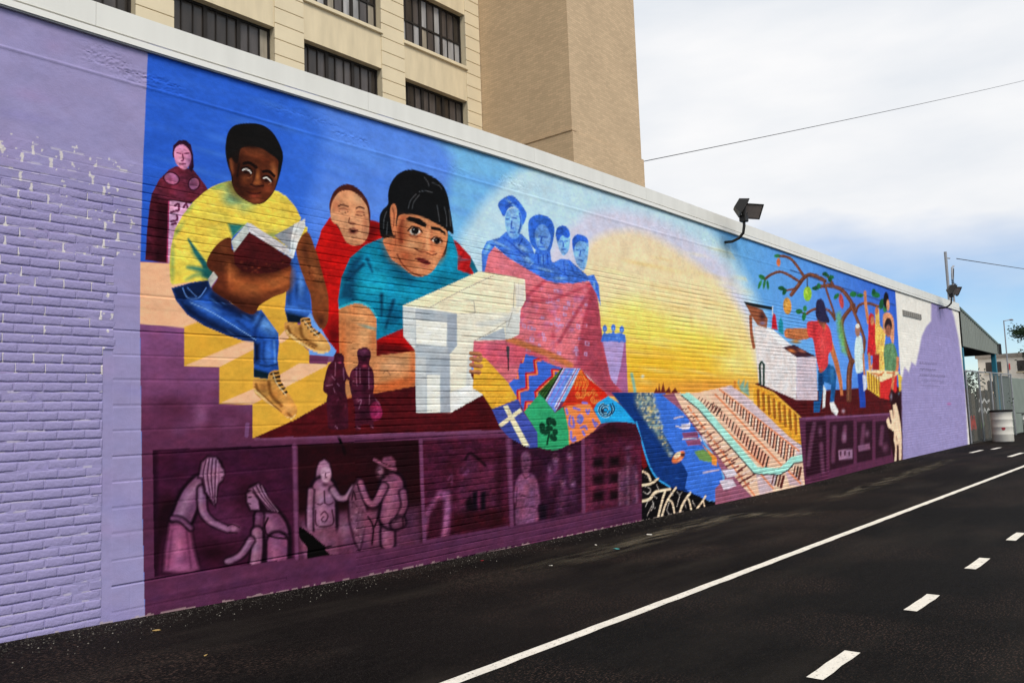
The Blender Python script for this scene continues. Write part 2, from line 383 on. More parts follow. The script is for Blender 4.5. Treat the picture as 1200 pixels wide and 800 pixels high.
    fill([(192, 400), (345, 425), (320, 470), (262, 600), (230, 700), (214, 772), (182, 765)], (214, 160, 196), part='shawl')
    for P in ([(225, 430), (245, 420), (246, 455), (228, 462)], [(275, 440), (288, 422), (298, 440)], [(200, 470), (216, 465)], [(202, 522), (235, 515), (236, 490)], [(205, 540), (230, 535)]):
        line(P, 11, (88, 30, 62), .85, clip='shawl')
    line([(188, 400), (184, 560), (178, 765)], 5, (205, 60, 120), .7, clip='shawl')
    fill([(209, 130), (213, 80), (245, 50), (285, 47), (316, 74), (329, 130), (334, 205), (320, 236), (304, 215), (300, 120), (240, 90), (224, 150), (214, 150)], (50, 18, 44), part='shawl')
    fill([(218, 118), (235, 84), (272, 74), (306, 108), (318, 150), (304, 198), (282, 220), (250, 206), (226, 172)], (198, 128, 164), sm=True, part='shawl')
    blob(250, 165, 18, 28, (225, 165, 195), .6, clip='shawl'); blob(308, 165, 12, 40, (150, 80, 118), .6, clip='shawl')
    for P in ([(236, 122), (258, 126)], [(280, 126), (304, 124)], [(268, 130), (272, 162), (262, 168)], [(252, 188), (284, 186)]): line(P, 7, (104, 40, 74), .9, clip='shawl')
    line([(88, 380), (190, 398), (330, 410)], 6, (44, 8, 20), .8, clip='shawl')
    # ---- figure: reader in a yellow shirt
    frame(); fill([(374, 278), (366, 300), (372, 340), (378, 392), (398, 418), (400, 300), (384, 262)], (182, 16, 16), part='redman')
    frame(190, 300, 4)      # far trouser leg and the bit of sky behind it
    fill([(684, 135), (692, 262), (740, 330), (782, 400), (818, 445), (802, 470), (690, 462), (676, 300)], (104, 158, 236), part='mural')
    fill([(690, 466), (780, 470), (775, 508), (690, 500)], (106, 50, 84), part='stairs')
    fill([(595, -20), (640, 10), (690, 140), (697, 262), (660, 312), (590, 312), (575, 255), (582, 165)], (40, 84, 165), part='boy')
    blob(595, 120, 14, 110, (12, 28, 66), .8, clip='boy'); blob(650, 130, 16, 60, (96, 150, 225), .7, clip='boy'); blob(630, 160, 8, 40, (20, 50, 110), .6, clip='boy')
    line([(578, 240), (640, 250), (696, 258)], 16, (66, 116, 198), .7, clip='boy'); fill([(578, 262), (668, 285), (640, 318), (588, 312)], (8, 26, 44), soft=4, clip='boy')
    fill([(578, 308), (645, 322), (648, 296), (668, 288), (694, 292), (704, 330), (752, 368), (788, 420), (778, 450), (724, 452), (650, 412), (584, 368)], (204, 146, 76), sm=True, part='boy')
    blob(640, 350, 30, 30, (150, 96, 46), .7, clip='boy'); blob(740, 410, 34, 20, (224, 170, 100), .8, rot=35, clip='boy')
    line([(582, 350), (640, 402), (722, 448), (776, 446)], 9, (232, 190, 124), .9, clip='boy'); line([(580, 335), (630, 380), (715, 432)], 4, (120, 74, 34), .8, clip='boy')
    line([(650, 330), (660, 380), (720, 420)], 12, (120, 72, 30), .8, soft=2.5, clip='boy'); line([(590, 330), (600, 360)], 10, (110, 66, 28), .7, soft=2, clip='boy')
    for i in range(5): line([(656+i*14, 302+i*17), (690+i*12, 296+i*16)], 7, (40, 26, 16), .9, clip='boy')
    line([(664, 300), (700, 345), (735, 378)], 4, (232, 214, 170), .7, clip='boy')
    # near leg
    fill([(43, 150), (130, 126), (222, 108), (232, 150), (330, 225), (400, 265), (465, 252), (545, 362), (548, 410), (541, 480), (547, 532), (500, 552), (495, 577), (430, 566), (430, 402), (385, 398), (290, 366), (195, 325), (118, 275), (66, 210)], (32, 78, 166), part='boy')
    fill([(43, 150), (130, 126), (216, 108), (224, 152), (180, 196), (100, 206), (64, 196)], (10, 26, 62), .9, soft=6, clip='boy')
    fill([(64, 200), (118, 276), (195, 326), (290, 368), (430, 404), (430, 382), (300, 330), (180, 266), (90, 200)], (9, 24, 60), .9, soft=9, clip='boy')
    fill([(210, 150), (330, 222), (400, 262), (440, 262), (360, 290), (260, 250)], (14, 36, 86), .85, soft=10, clip='boy')
    blob(490, 325, 66, 34, (98, 158, 236), .95, rot=38, clip='boy'); line([(240, 190), (330, 250), (420, 290)], 26, (10, 26, 66), .7, soft=6, clip='boy'); line([(470, 280), (440, 340), (430, 398)], 16, (16, 42, 100), .6, soft=4, clip='boy'); line([(350, 300), (410, 350), (470, 385)], 10, (16, 44, 104), .5, soft=3, clip='boy'); line([(480, 410), (475, 470), (490, 510)], 10, (16, 44, 104), .6, soft=3, clip='boy'); line([(525, 400), (530, 500)], 8, (110, 165, 235), .6, soft=2.5, clip='boy'); blob(500, 450, 20, 60, (70, 124, 214), .8, clip='boy'); blob(200, 240, 70, 20, (72, 122, 210), .7, rot=30, clip='boy')
    fill([(431, 408), (456, 412), (456, 492), (433, 497)], (8, 20, 50), soft=6, clip='boy'); line([(432, 500), (490, 515), (545, 505)], 8, (20, 52, 112), .8, clip='boy')
    fill([(430, 528), (500, 548), (496, 577), (430, 567)], (8, 34, 48), soft=3, clip='boy')
    line([(130, 216), (230, 262), (330, 322), (440, 392)], 3.5, (120, 165, 225), .8, clip='boy'); line([(96, 150), (120, 196), (170, 196), (206, 150)], 4, (96, 140, 215), .9, clip='boy'); line([(118, 148), (160, 190)], 4, (96, 140, 215), .7, clip='boy')
    for k in range(24): blob(rnd.uniform(150, 540), rnd.uniform(200, 400), rnd.uniform(10, 34), rnd.uniform(3, 7), rnd.choice([(60, 116, 212), (24, 60, 136), (110, 165, 235)]), .3, rot=32, clip='boy')
    fill([(431, 576), (492, 578), (502, 548), (530, 534), (552, 545), (556, 580), (586, 632), (632, 708), (624, 750), (594, 760), (520, 705), (438, 645)], (204, 144, 70), sm=True, part='boy')
    blob(475, 620, 30, 40, (150, 94, 44), .7, clip='boy'); blob(590, 715, 34, 24, (224, 166, 96), .8, rot=45, clip='boy'); blob(530, 660, 16, 40, (168, 108, 50), .7, rot=-35, clip='boy')
    line([(434, 628), (500, 690), (560, 745), (606, 760), (624, 746)], 9, (234, 194, 128), .95, clip='boy'); line([(434, 612), (500, 676), (560, 730)], 4, (116, 70, 30), .8, clip='boy')
    line([(500, 590), (512, 650), (560, 700)], 12, (120, 72, 30), .8, soft=2.5, clip='boy'); line([(440, 600), (450, 630)], 10, (110, 66, 28), .7, soft=2, clip='boy'); blob(596, 742, 20, 8, (110, 62, 28), .8, rot=40, clip='boy')
    for i in range(6): line([(510+i*12, 552+i*18), (545+i*8, 546+i*18)], 8, (38, 24, 16), .9, clip='boy')
    line([(520, 548), (540, 600), (582, 652)], 4, (232, 214, 170), .7, clip='boy')
    # shirt
    frame(190, 210, 5)
    fill([(392, 10), (330, 28), (285, 48), (240, 80), (180, 135), (120, 210), (75, 290), (50, 400), (42, 500), (48, 602), (60, 618), (150, 604), (275, 592), (325, 572), (320, 480), (420, 330), (500, 255), (640, 410), (750, 410), (812, 228), (780, 165), (730, 105), (680, 72), (640, 60), (560, 40), (450, 10)], (233, 205, 78), part='boy')
    fill([(780, 330), (806, 250), (850, 285), (848, 312), (790, 390)], (226, 196, 66), part='boy')
    fill([(330, 56), (395, 14), (425, 85), (530, 150), (480, 186), (390, 146)], (104, 150, 112), .75, soft=16, clip='boy'); blob(400, 120, 55, 36, (92, 142, 120), .6, clip='boy')
    for x, y, rx, ry, rt in ((60, 480, 16, 120, 0), (90, 300, 18, 60, 35), (150, 175, 20, 50, 50), (330, 45, 50, 14, -20)): blob(x, y, rx, ry, (120, 160, 90), .7, rot=rt, clip='boy')
    for k in range(60): blob(rnd.uniform(60, 780), rnd.uniform(70, 590), rnd.uniform(18, 60), rnd.uniform(5, 12), rnd.choice([(244, 222, 96), (214, 182, 60), (238, 214, 110), (206, 176, 70)]), .4, rot=rnd.uniform(-10, 14), clip='boy')
    line([(254, 508), (200, 430), (152, 352)], 30, (20, 86, 92), .95, soft=2.5, taper=.75, clip='boy'); blob(200, 440, 20, 46, (30, 100, 96), .7, rot=-35, clip='boy')
    line([(300, 560), (225, 530), (150, 516)], 44, (34, 104, 100), .85, soft=5, taper=.8, clip='boy'); line([(290, 560), (200, 560), (140, 590)], 26, (60, 124, 96), .6, soft=5, taper=.7, clip='boy'); fill([(250, 490), (325, 560), (300, 600), (236, 570)], (24, 92, 92), soft=5, clip='boy')
    fill([(386, 262), (480, 268), (412, 345)], (36, 108, 106), soft=4, clip='boy'); blob(640, 330, 60, 16, (100, 150, 110), .5, clip='boy')
    # arms
    fill([(402, 344), (345, 362), (292, 418), (262, 480), (270, 520), (325, 575), (292, 640), (335, 680), (400, 720), (470, 770), (520, 790), (548, 780), (572, 738), (650, 690), (738, 650), (746, 570), (742, 490), (560, 400), (420, 420)], (94, 42, 24), sm=True, part='boy')
    fill([(385, 505), (430, 520), (450, 570), (560, 590), (742, 530), (738, 640), (620, 676), (470, 668), (405, 640)], (168, 88, 44), .95, soft=14, sm=True, clip='boy')
    fill([(295, 640), (400, 690), (560, 745), (545, 785), (470, 772), (335, 682)], (66, 26, 16), .85, soft=10, clip='boy'); blob(320, 500, 40, 60, (88, 40, 24), .7, clip='boy'); blob(360, 400, 40, 40, (126, 62, 34), .7, clip='boy'); blob(660, 660, 90, 14, (90, 40, 22), .7, rot=-22, clip='boy')
    blob(395, 560, 12, 60, (190, 104, 56), .6, clip='boy')
    fill([(848, 308), (900, 420), (940, 560), (972, 680), (974, 800), (964, 850), (936, 880), (900, 838), (880, 790), (868, 680), (838, 600), (800, 490), (785, 395)], (122, 62, 32), sm=True, part='boy')
    blob(905, 560, 20, 120, (150, 82, 44), .7, rot=-18, clip='boy'); blob(835, 420, 24, 60, (86, 40, 24), .7, clip='boy'); blob(930, 830, 30, 40, (70, 30, 20), .8, clip='boy')
    spatter([(840, 500), (930, 520), (940, 600), (860, 600)], [(70, 32, 20), (160, 90, 50)], 24, .8, 2, 3, clip='boy')
    # book
    fill([(268, 585), (300, 540), (326, 575), (284, 634)], (188, 188, 182), part='boy')
    fill([(508, 306), (418, 420), (424, 500), (470, 540), (560, 552), (650, 546), (744, 512), (758, 466)], (80, 20, 24), part='boy')
    fill([(425, 495), (742, 505), (650, 550), (480, 550)], (52, 18, 16), .8, soft=14, clip='boy'); spatter([(430, 470), (742, 480), (650, 550), (480, 550)], [(44, 12, 14), (110, 46, 30)], 40, 1, 2.4, 4, clip='boy', ang=-5)
    for k in range(14): blob(rnd.uniform(440, 720), rnd.uniform(350, 500), 36, 5, rnd.choice([(96, 28, 30), (64, 14, 20)]), .5, rot=6, clip='boy')
    fill([(495, 256), (404, 364), (420, 428), (510, 310)], (180, 186, 182), part='boy'); fill([(495, 256), (522, 262), (744, 405), (762, 466), (510, 310)], (206, 206, 212), part='boy')
    fill([(655, 330), (775, 265), (750, 412)], (146, 146, 152), part='boy'); fill([(772, 264), (836, 232), (836, 282), (792, 378), (766, 464), (748, 450), (752, 360)], (216, 216, 214), part='boy')
    line([(505, 285), (640, 370), (752, 440)], 5, (160, 160, 165), .6, clip='boy'); line([(800, 255), (770, 350), (758, 445)], 5, (172, 172, 172), .6, clip='boy')
    # head
    frame(250, 135, 6.667)
    fill([(93, 240), (108, 150), (150, 90), (220, 68), (320, 66), (400, 88), (462, 138), (512, 220), (542, 305), (534, 395), (505, 510), (470, 600), (400, 680), (330, 697), (260, 672), (180, 612), (145, 540), (138, 470), (114, 400), (96, 320)], (22, 20, 20), sm=True, part='boy')
    fill([(124, 345), (140, 338), (160, 365), (190, 375), (203, 290), (222, 258), (300, 247), (380, 264), (440, 305), (502, 352), (504, 420), (492, 520), (466, 600), (400, 672), (335, 696), (270, 674), (185, 612), (150, 542), (150, 470), (128, 400)], (92, 42, 24), sm=True, clip='boy')
    fill([(150, 370), (215, 330), (225, 480), (240, 620), (180, 605), (150, 540)], (44, 18, 13), .95, soft=24, clip='boy')
    blob(330, 308, 100, 38, (124, 60, 34), .85, rot=12, clip='boy'); blob(472, 440, 26, 80, (172, 96, 52), .8, rot=-8, clip='boy'); blob(280, 350, 60, 22, (88, 40, 24), .6, clip='boy')
    blob(345, 480, 22, 52, (172, 98, 50), .85, clip='boy'); blob(340, 530, 34, 18, (150, 80, 42), .8, clip='boy'); blob(240, 500, 34, 40, (134, 66, 36), .7, clip='boy'); blob(420, 575, 40, 30, (136, 62, 36), .7, clip='boy')
    blob(262, 436, 60, 34, (52, 20, 14), .9, rot=18, clip='boy'); blob(420, 498, 58, 32, (52, 20, 14), .9, rot=24, clip='boy')
    line([(238, 378), (282, 374), (332, 408)], 20, (26, 12, 10), .95, clip='boy'); line([(388, 442), (430, 440), (474, 476)], 18, (26, 12, 10), .95, clip='boy')
    line([(222, 418), (250, 406), (280, 416), (302, 444)], 9, (16, 8, 8), .95, clip='boy'); line([(386, 482), (412, 474), (438, 486), (456, 512)], 9, (16, 8, 8), .95, clip='boy'); line([(228, 429), (250, 422), (276, 432), (294, 452)], 9, (240, 236, 228), 1, taper=.3, clip='boy'); line([(392, 493), (412, 489), (432, 501), (448, 519)], 9, (240, 236, 228), 1, taper=.35, clip='boy'); line([(300, 470), (292, 486), (262, 492)], 6, (150, 82, 46), .6, clip='boy'); line([(452, 530), (430, 540)], 6, (160, 88, 50), .6, clip='boy'); line([(322, 400), (322, 470), (300, 535)], 8, (48, 18, 13), .7, soft=2, clip='boy'); line([(372, 430), (372, 480), (392, 540)], 6, (60, 24, 16), .6, soft=2, clip='boy'); blob(300, 250, 70, 14, (40, 20, 16), .6, rot=8, clip='boy')
    blob(252, 448, 16, 9, (20, 9, 8), .95, clip='boy'); blob(410, 514, 16, 9, (20, 9, 8), .95, clip='boy')
    line([(290, 540), (330, 556), (388, 552)], 12, (48, 18, 14), .9, clip='boy'); blob(315, 575, 90, 18, (70, 28, 20), .75, clip='boy')
    line([(262, 600), (318, 616), (366, 606)], 9, (52, 16, 16), .95, clip='boy'); blob(318, 634, 50, 15, (142, 60, 44), .85, clip='boy'); blob(335, 668, 56, 18, (136, 66, 42), .8, clip='boy')
    fill([(124, 348), (140, 342), (152, 385), (158, 445), (148, 470), (130, 415)], (134, 70, 40), .9, soft=4, clip='boy'); line([(200, 380), (190, 440), (185, 480)], 14, (36, 18, 14), .7, clip='boy')
    # ---- figure in a red robe
    frame()
    fill([(386, 255), (376, 270), (371, 294), (380, 320), (388, 355), (384, 392), (398, 416), (408, 430), (412, 360), (420, 320), (448, 284), (447, 262), (434, 258), (420, 270), (400, 262)], (190, 18, 16), part='redman')
    frame(365, 205, 6.667)
    for P, c_, a_ in (([(440, 370), (520, 385), (545, 440), (430, 520), (420, 470)], (100, 8, 10), .85), ([(150, 400), (210, 420), (260, 520), (300, 560), (240, 640), (130, 660)], (172, 12, 14), .7)): fill(P, c_, a_, soft=12, clip='redman')
    for k in range(26): blob(rnd.uniform(60, 330), rnd.uniform(380, 1200), rnd.uniform(20, 60), 7, rnd.choice([(150, 8, 12), (214, 26, 22), (120, 6, 10)]), .45, rot=rnd.uniform(-8, 8), clip='redman')
    blob(180, 1250, 80, 120, (92, 6, 12), .8, clip='redman')
    fill([(138, 230), (168, 140), (220, 90), (280, 72), (345, 95), (402, 150), (446, 230), (458, 345), (440, 420), (380, 540), (240, 450), (160, 340), (146, 300)], (72, 30, 26), sm=True, part='redman')
    fill([(148, 260), (172, 190), (220, 134), (300, 122), (368, 165), (428, 240), (444, 325), (450, 420), (430, 500), (380, 546), (320, 552), (268, 520), (238, 460), (205, 395), (168, 372), (148, 335)], (208, 146, 106), sm=True, part='redman')
    blob(420, 400, 30, 110, (168, 100, 72), .7, clip='redman'); blob(190, 240, 40, 60, (176, 106, 76), .7, clip='redman'); blob(320, 190, 70, 34, (222, 166, 122), .8, clip='redman'); blob(250, 360, 40, 30, (220, 160, 118), .7, clip='redman'); blob(340, 520, 60, 20, (190, 120, 84), .7, clip='redman')
    for P in ([(205, 246), (240, 233), (284, 246)], [(346, 264), (374, 250), (408, 262)]): line(P, 9, (64, 30, 24), .9, clip='redman')
    for P in ([(212, 288), (245, 300), (284, 288)], [(340, 308), (380, 322), (414, 312)], [(215, 268), (250, 262), (280, 275)], [(350, 290), (382, 290), (408, 298)]): line(P, 5, (96, 48, 36), .8, clip='redman')
    line([(296, 335), (290, 370), (312, 386), (342, 384)], 7, (110, 56, 40), .85, clip='redman'); blob(320, 300, 16, 40, (228, 172, 128), .6, clip='redman')
    blob(324, 442, 34, 20, (74, 18, 20), 1, clip='redman'); blob(324, 440, 18, 9, (40, 8, 12), 1, clip='redman'); blob(250, 268, 40, 16, (172, 104, 76), .7, clip='redman'); blob(380, 290, 36, 14, (172, 104, 76), .7, clip='redman'); blob(312, 376, 30, 9, (128, 66, 48), .8, clip='redman'); line([(290, 425), (322, 418), (358, 432)], 7, (110, 44, 40), .9, clip='redman'); line([(300, 478), (330, 490), (360, 480)], 4, (150, 86, 62), .7, clip='redman'); line([(250, 395), (256, 440)], 4, (150, 92, 66), .6, clip='redman'); line([(396, 400), (394, 450)], 4, (150, 92, 66), .6, clip='redman')
    # ---- figure at the sewing machine
    frame()
    fill([(523, 275), (536, 284), (551, 300), (558, 322), (520, 336)], (188, 22, 26), part='girl'); fill([(552, 302), (560, 318), (556, 322), (550, 312)], (16, 110, 140), part='girl')
    for k in range(8): blob(rnd.uniform(530, 550), rnd.uniform(295, 325), 10, 2, rnd.choice([(120, 10, 16), (206, 40, 36)]), .5, rot=-60, clip='girl')
    fill([(441, 398), (474, 382), (487, 414), (441, 418)], (168, 12, 14), part='girl'); fill([(441, 402), (470, 404), (486, 412), (441, 418)], (82, 8, 12), .8, soft=4, clip='girl')
    fill([(397, 361), (418, 354), (433, 360), (441, 372), (441, 417), (487, 411), (487, 452), (460, 457), (438, 461), (422, 465), (406, 467), (398, 432)], (204, 132, 82), part='girl')
    blob(426, 392, 9, 34, (222, 160, 108), .8, clip='girl'); blob(401, 420, 5, 50, (196, 98, 48), .8, clip='girl'); fill([(404, 468), (440, 450), (487, 440), (487, 454), (440, 462)], (196, 92, 44), .85, soft=6, clip='girl'); blob(462, 428, 22, 12, (214, 162, 120), .8, clip='girl'); blob(484, 432, 5, 20, (204, 104, 60), .7, clip='girl'); blob(437, 400, 4, 18, (176, 98, 56), .6, clip='girl')
    line([(449, 437), (453, 434), (457, 439)], 1.2, (150, 100, 70), .7, clip='girl')
    fill([(449, 278), (428, 287), (410, 302), (400, 325), (396, 352), (397, 361), (419, 354), (433, 360), (441, 371), (441, 398), (474, 384), (474, 357), (556, 323), (536, 316), (536, 296), (530, 278), (515, 265), (480, 270)], (12, 124, 158), part='girl')
    fill([(398, 350), (402, 325), (412, 304), (424, 300), (418, 325), (416, 352)], (10, 62, 96), .9, soft=8, clip='girl'); blob(438, 332, 20, 22, (26, 164, 196), .95, clip='girl'); blob(470, 345, 26, 12, (22, 152, 188), .7, rot=-15, clip='girl'); fill([(445, 283), (475, 318), (505, 325), (528, 300), (520, 332), (480, 334), (448, 305)], (10, 84, 118), .7, soft=6, clip='girl'); blob(510, 318, 24, 14, (18, 156, 196), .85, rot=-30, clip='girl'); blob(530, 300, 6, 16, (20, 150, 190), .8, clip='girl'); blob(460, 372, 14, 16, (8, 72, 108), .8, clip='girl'); blob(470, 322, 16, 6, (8, 80, 112), .6, rot=15, clip='girl')
    for P in ([(447, 345), (447, 372)], [(461, 352), (452, 384)], [(430, 304), (436, 318)], [(425, 310), (405, 330)]): line(P, 3.4, (6, 52, 84), .75, soft=3.2, taper=.5, clip='girl')
    for k in range(30): blob(rnd.uniform(400, 545), rnd.uniform(290, 390), rnd.uniform(5, 14), rnd.uniform(1, 2.2), rnd.choice([(24, 160, 194), (8, 92, 126), (14, 136, 170)]), .45, rot=rnd.uniform(-15, 25), clip='girl')
    line([(397, 360.5), (418, 354), (433, 360), (441, 371)], 2.2, (44, 172, 196), .9, clip='girl')
    frame(435, 190, 5.333)
    fill([(103, 205), (118, 140), (160, 80), (222, 50), (292, 54), (380, 90), (442, 140), (474, 205), (490, 285), (512, 445), (478, 432), (474, 522), (430, 600), (200, 560), (150, 482), (92, 482), (56, 452), (50, 350), (70, 300), (104, 262)], (20, 20, 22), sm=True, part='girl')
    fill([(72, 488), (120, 470), (150, 470), (165, 350), (210, 326), (312, 342), (400, 382), (472, 432), (472, 500), (452, 562), (412, 640), (370, 692), (310, 717), (250, 702), (190, 652), (130, 610), (100, 560)], (206, 132, 88), sm=True, part='girl')
    fill([(72, 488), (150, 478), (170, 560), (200, 645), (130, 612), (100, 560)], (200, 104, 66), .8, soft=14, clip='girl'); blob(188, 440, 40, 100, (150, 68, 40), .9, clip='girl'); blob(215, 590, 50, 50, (172, 84, 52), .8, clip='girl'); line([(196, 360), (180, 420), (186, 500)], 16, (110, 44, 28), .6, soft=4, clip='girl'); blob(330, 590, 60, 16, (186, 102, 70), .8, rot=18, clip='girl'); blob(345, 620, 60, 40, (214, 140, 98), .5, clip='girl'); line([(352, 400), (340, 470), (330, 540)], 12, (180, 96, 64), .7, soft=3, clip='girl'); line([(376, 430), (372, 500), (392, 560)], 10, (188, 104, 72), .7, soft=3, clip='girl'); blob(250, 660, 70, 34, (186, 100, 64), .7, rot=25, clip='girl'); blob(440, 590, 24, 60, (182, 106, 72), .6, rot=25, clip='girl')
    blob(250, 520, 50, 34, (224, 158, 112), .8, clip='girl'); blob(350, 480, 20, 76, (232, 168, 120), .85, clip='girl'); blob(420, 560, 20, 26, (222, 152, 108), .7, clip='girl'); blob(310, 670, 44, 22, (222, 150, 106), .7, clip='girl'); blob(210, 345, 40, 16, (170, 84, 52), .6, clip='girl')
    line([(160, 575), (196, 640), (255, 692), (310, 712)], 7, (112, 44, 28), .8, clip='girl'); line([(175, 480), (195, 500), (185, 470)], 6, (120, 50, 32), .7, clip='girl')
    fill([(116, 305), (126, 268), (148, 266), (160, 310), (153, 380), (157, 445), (136, 452), (121, 385)], (200, 120, 80), sm=True, clip='girl'); line([(132, 290), (142, 330), (138, 400)], 6, (134, 66, 44), .8, clip='girl'); line([(150, 440), (150, 520)], 5, (140, 64, 44), .6, clip='girl')
    fill([(211, 358), (236, 340), (302, 354), (346, 386), (338, 410), (286, 388), (238, 370)], (20, 16, 16), clip='girl'); fill([(370, 404), (420, 408), (462, 438), (463, 456), (414, 427), (374, 422)], (20, 16, 16), clip='girl')
    blob(275, 435, 50, 34, (176, 94, 62), .7, clip='girl'); blob(410, 495, 42, 30, (180, 100, 68), .7, clip='girl')
    fill([(236, 432), (258, 408), (294, 418), (308, 438), (280, 456), (248, 450)], (204, 196, 186), clip='girl'); fill([(378, 490), (396, 472), (426, 482), (434, 503), (408, 513)], (200, 192, 182), clip='girl')
    blob(272, 429, 23, 24, (24, 18, 18), 1, hard=1, clip='girl'); blob(410, 491, 19, 21, (24, 18, 18), 1, hard=1, clip='girl'); blob(264, 422, 3, 3, (230, 230, 230), 1, hard=1, clip='girl'); blob(404, 485, 3, 3, (230, 230, 230), 1, hard=1, clip='girl')
    line([(228, 430), (256, 402), (298, 414), (318, 440)], 7, (40, 20, 16), .9, clip='girl'); line([(374, 486), (396, 466), (430, 478), (442, 500)], 6, (40, 20, 16), .9, clip='girl'); line([(236, 458), (276, 470), (312, 452)], 5, (140, 70, 50), .8, clip='girl')
    line([(270, 538), (300, 556), (340, 562), (376, 580), (408, 572)], 7, (96, 38, 26), .85, clip='girl'); blob(345, 545, 24, 14, (226, 158, 112), .8, clip='girl'); blob(380, 560, 18, 10, (190, 106, 74), .7, clip='girl')
    fill([(272, 600), (312, 598), (348, 612), (372, 632), (352, 642), (316, 632), (284, 612)], (116, 38, 36), sm=True, clip='girl'); blob(330, 652, 34, 12, (192, 104, 84), .8, rot=18, clip='girl'); line([(275, 602), (320, 614), (368, 632)], 4, (60, 18, 20), .9, clip='girl')
    for P in ([(330, 95), (352, 125), (360, 150)], [(380, 130), (425, 150), (440, 170)], [(230, 290), (245, 240), (280, 200)], [(255, 290), (265, 250), (300, 205)], [(410, 270), (420, 330), (425, 370)], [(455, 280), (468, 340), (470, 400)], [(75, 420), (78, 360), (95, 310)], [(95, 450), (100, 380)], [(485, 300), (495, 400)], [(300, 185), (340, 180), (380, 190)]):
        line(P, 4, (120, 124, 130), .55, soft=1.2, clip='girl')
    # ---- red cloth held by figures in blue
    frame()
    fill([(579, 289), (600, 305), (640, 325), (665, 332), (694, 329), (698, 336), (703, 370), (706, 400), (716, 440), (737, 466), (712, 464), (700, 452), (680, 432), (640, 432), (604, 446), (592, 470), (574, 450), (553, 430), (552, 395), (608, 392), (612, 330), (567, 322), (569, 300)], (218, 114, 126), part='cloth')
    fill([(690, 335), (700, 340), (705, 380), (716, 440), (737, 466), (712, 464), (690, 440), (672, 430), (682, 390)], (160, 60, 80), .9, soft=8, clip='cloth'); fill([(600, 400), (660, 420), (600, 430), (560, 425), (556, 404)], (206, 84, 108), .8, soft=8, clip='cloth')
    spatter([(600, 330), (690, 340), (680, 420), (610, 410)], [(178, 120, 170), (170, 110, 165), (214, 96, 112), (186, 66, 88)], 110, 2, 5, 11, a=.6, clip='cloth')
    for k in range(34):
        x_, y_ = rnd.uniform(612, 688), rnd.uniform(338, 418); w_, h_ = rnd.uniform(2, 4.5), rnd.uniform(2.5, 5.5)
        line([(x_, y_), (x_+w_, y_+.8), (x_+w_, y_+h_), (x_, y_+h_-.8), (x_, y_)], 1.2, (190, 150, 196), .75, sm=False, clip='cloth')
    for P in ([(697, 332), (672, 372), (655, 400)], [(697, 334), (684, 380), (678, 420)], [(640, 328), (620, 345), (612, 360)], [(694, 332), (650, 350), (620, 352)]): line(P, 3.2, (168, 58, 78), .6, soft=2, clip='cloth')
    for k in range(30): blob(rnd.uniform(570, 700), rnd.uniform(300, 425), rnd.uniform(8, 20), 1.8, rnd.choice([(218, 104, 116), (184, 70, 90)]), .5, rot=8, clip='cloth')
    line([(596, 397), (620, 406), (650, 418), (668, 428)], 6, (190, 110, 60), .8, soft=3, clip='cloth'); line([(640, 414), (650, 430)], 3, (206, 120, 90), .6, soft=2, clip='cloth')
    # lilac gown and tiny blue figures
    fill([(705, 398), (733, 400), (736, 466), (716, 445)], (166, 96, 142), part='smallfolk'); fill([(706, 397), (732, 398), (727, 430), (721, 454), (714, 440)], (176, 152, 206), soft=1.5, clip='smallfolk')
    fill([(705.5, 400), (706, 392), (714, 390), (719, 391), (726, 390), (732, 392), (733.5, 400)], (70, 120, 218), part='smallfolk')
    for x_, y_ in ((708.5, 385), (718.5, 384), (728.5, 386)): blob(x_, y_, 2.6, 4.2, (62, 112, 214), 1, hard=1, part='smallfolk'); blob(x_, y_+1, 1.2, 2, (130, 176, 238), .9, clip='smallfolk'); line([(x_-3, y_+14), (x_, y_+6), (x_+3, y_+14)], 2.4, (66, 116, 214), 1, part='smallfolk')
    spatter([(706, 384), (732, 384), (733, 400), (706, 400)], [(120, 170, 236), (44, 90, 196)], 14, 1, 2, 5, clip='smallfolk')
    # ---- figures in blue
    frame(555, 220, 6.667)
    fill([(66, 662), (62, 500), (100, 420), (200, 390), (250, 345), (370, 360), (440, 430), (490, 560), (412, 632), (260, 540), (166, 455), (115, 520), (84, 662)], (66, 116, 216), part='bluefolk')
    fill([(245, 230), (250, 320), (290, 395), (340, 392), (376, 310), (392, 220), (330, 165), (270, 175)], (118, 172, 238), sm=True, part='bluefolk')
    fill([(188, 132), (220, 90), (290, 60), (342, 95), (400, 175), (412, 220), (382, 290), (366, 200), (320, 150), (268, 165), (236, 226), (206, 180)], (52, 102, 206), sm=True, part='bluefolk')
    fill([(425, 280), (455, 228), (520, 210), (592, 238), (628, 310), (622, 400), (595, 490), (540, 506), (480, 484), (438, 420)], (50, 104, 208), sm=True, part='bluefolk')
    fill([(480, 335), (522, 288), (572, 308), (600, 400), (566, 486), (510, 478), (482, 420)], (106, 156, 230), sm=True, clip='bluefolk')
    fill([(480, 490), (596, 490), (606, 570), (700, 650), (720, 745), (640, 745), (560, 720), (408, 632), (462, 592)], (58, 108, 208), part='bluefolk')
    for x, y, rx, ry, rt in ((290, 120, 60, 10, 40), (300, 250, 12, 40, 0), (345, 320, 14, 40, 0), (200, 440, 80, 10, 25), (380, 470, 60, 20, 30), (420, 560, 50, 20, 40), (540, 560, 16, 40, 0), (560, 640, 80, 10, 15), (500, 400, 12, 30, 0), (110, 470, 20, 60, 30)): blob(x, y, rx, ry, (150, 200, 244), .75, rot=rt, clip='bluefolk')
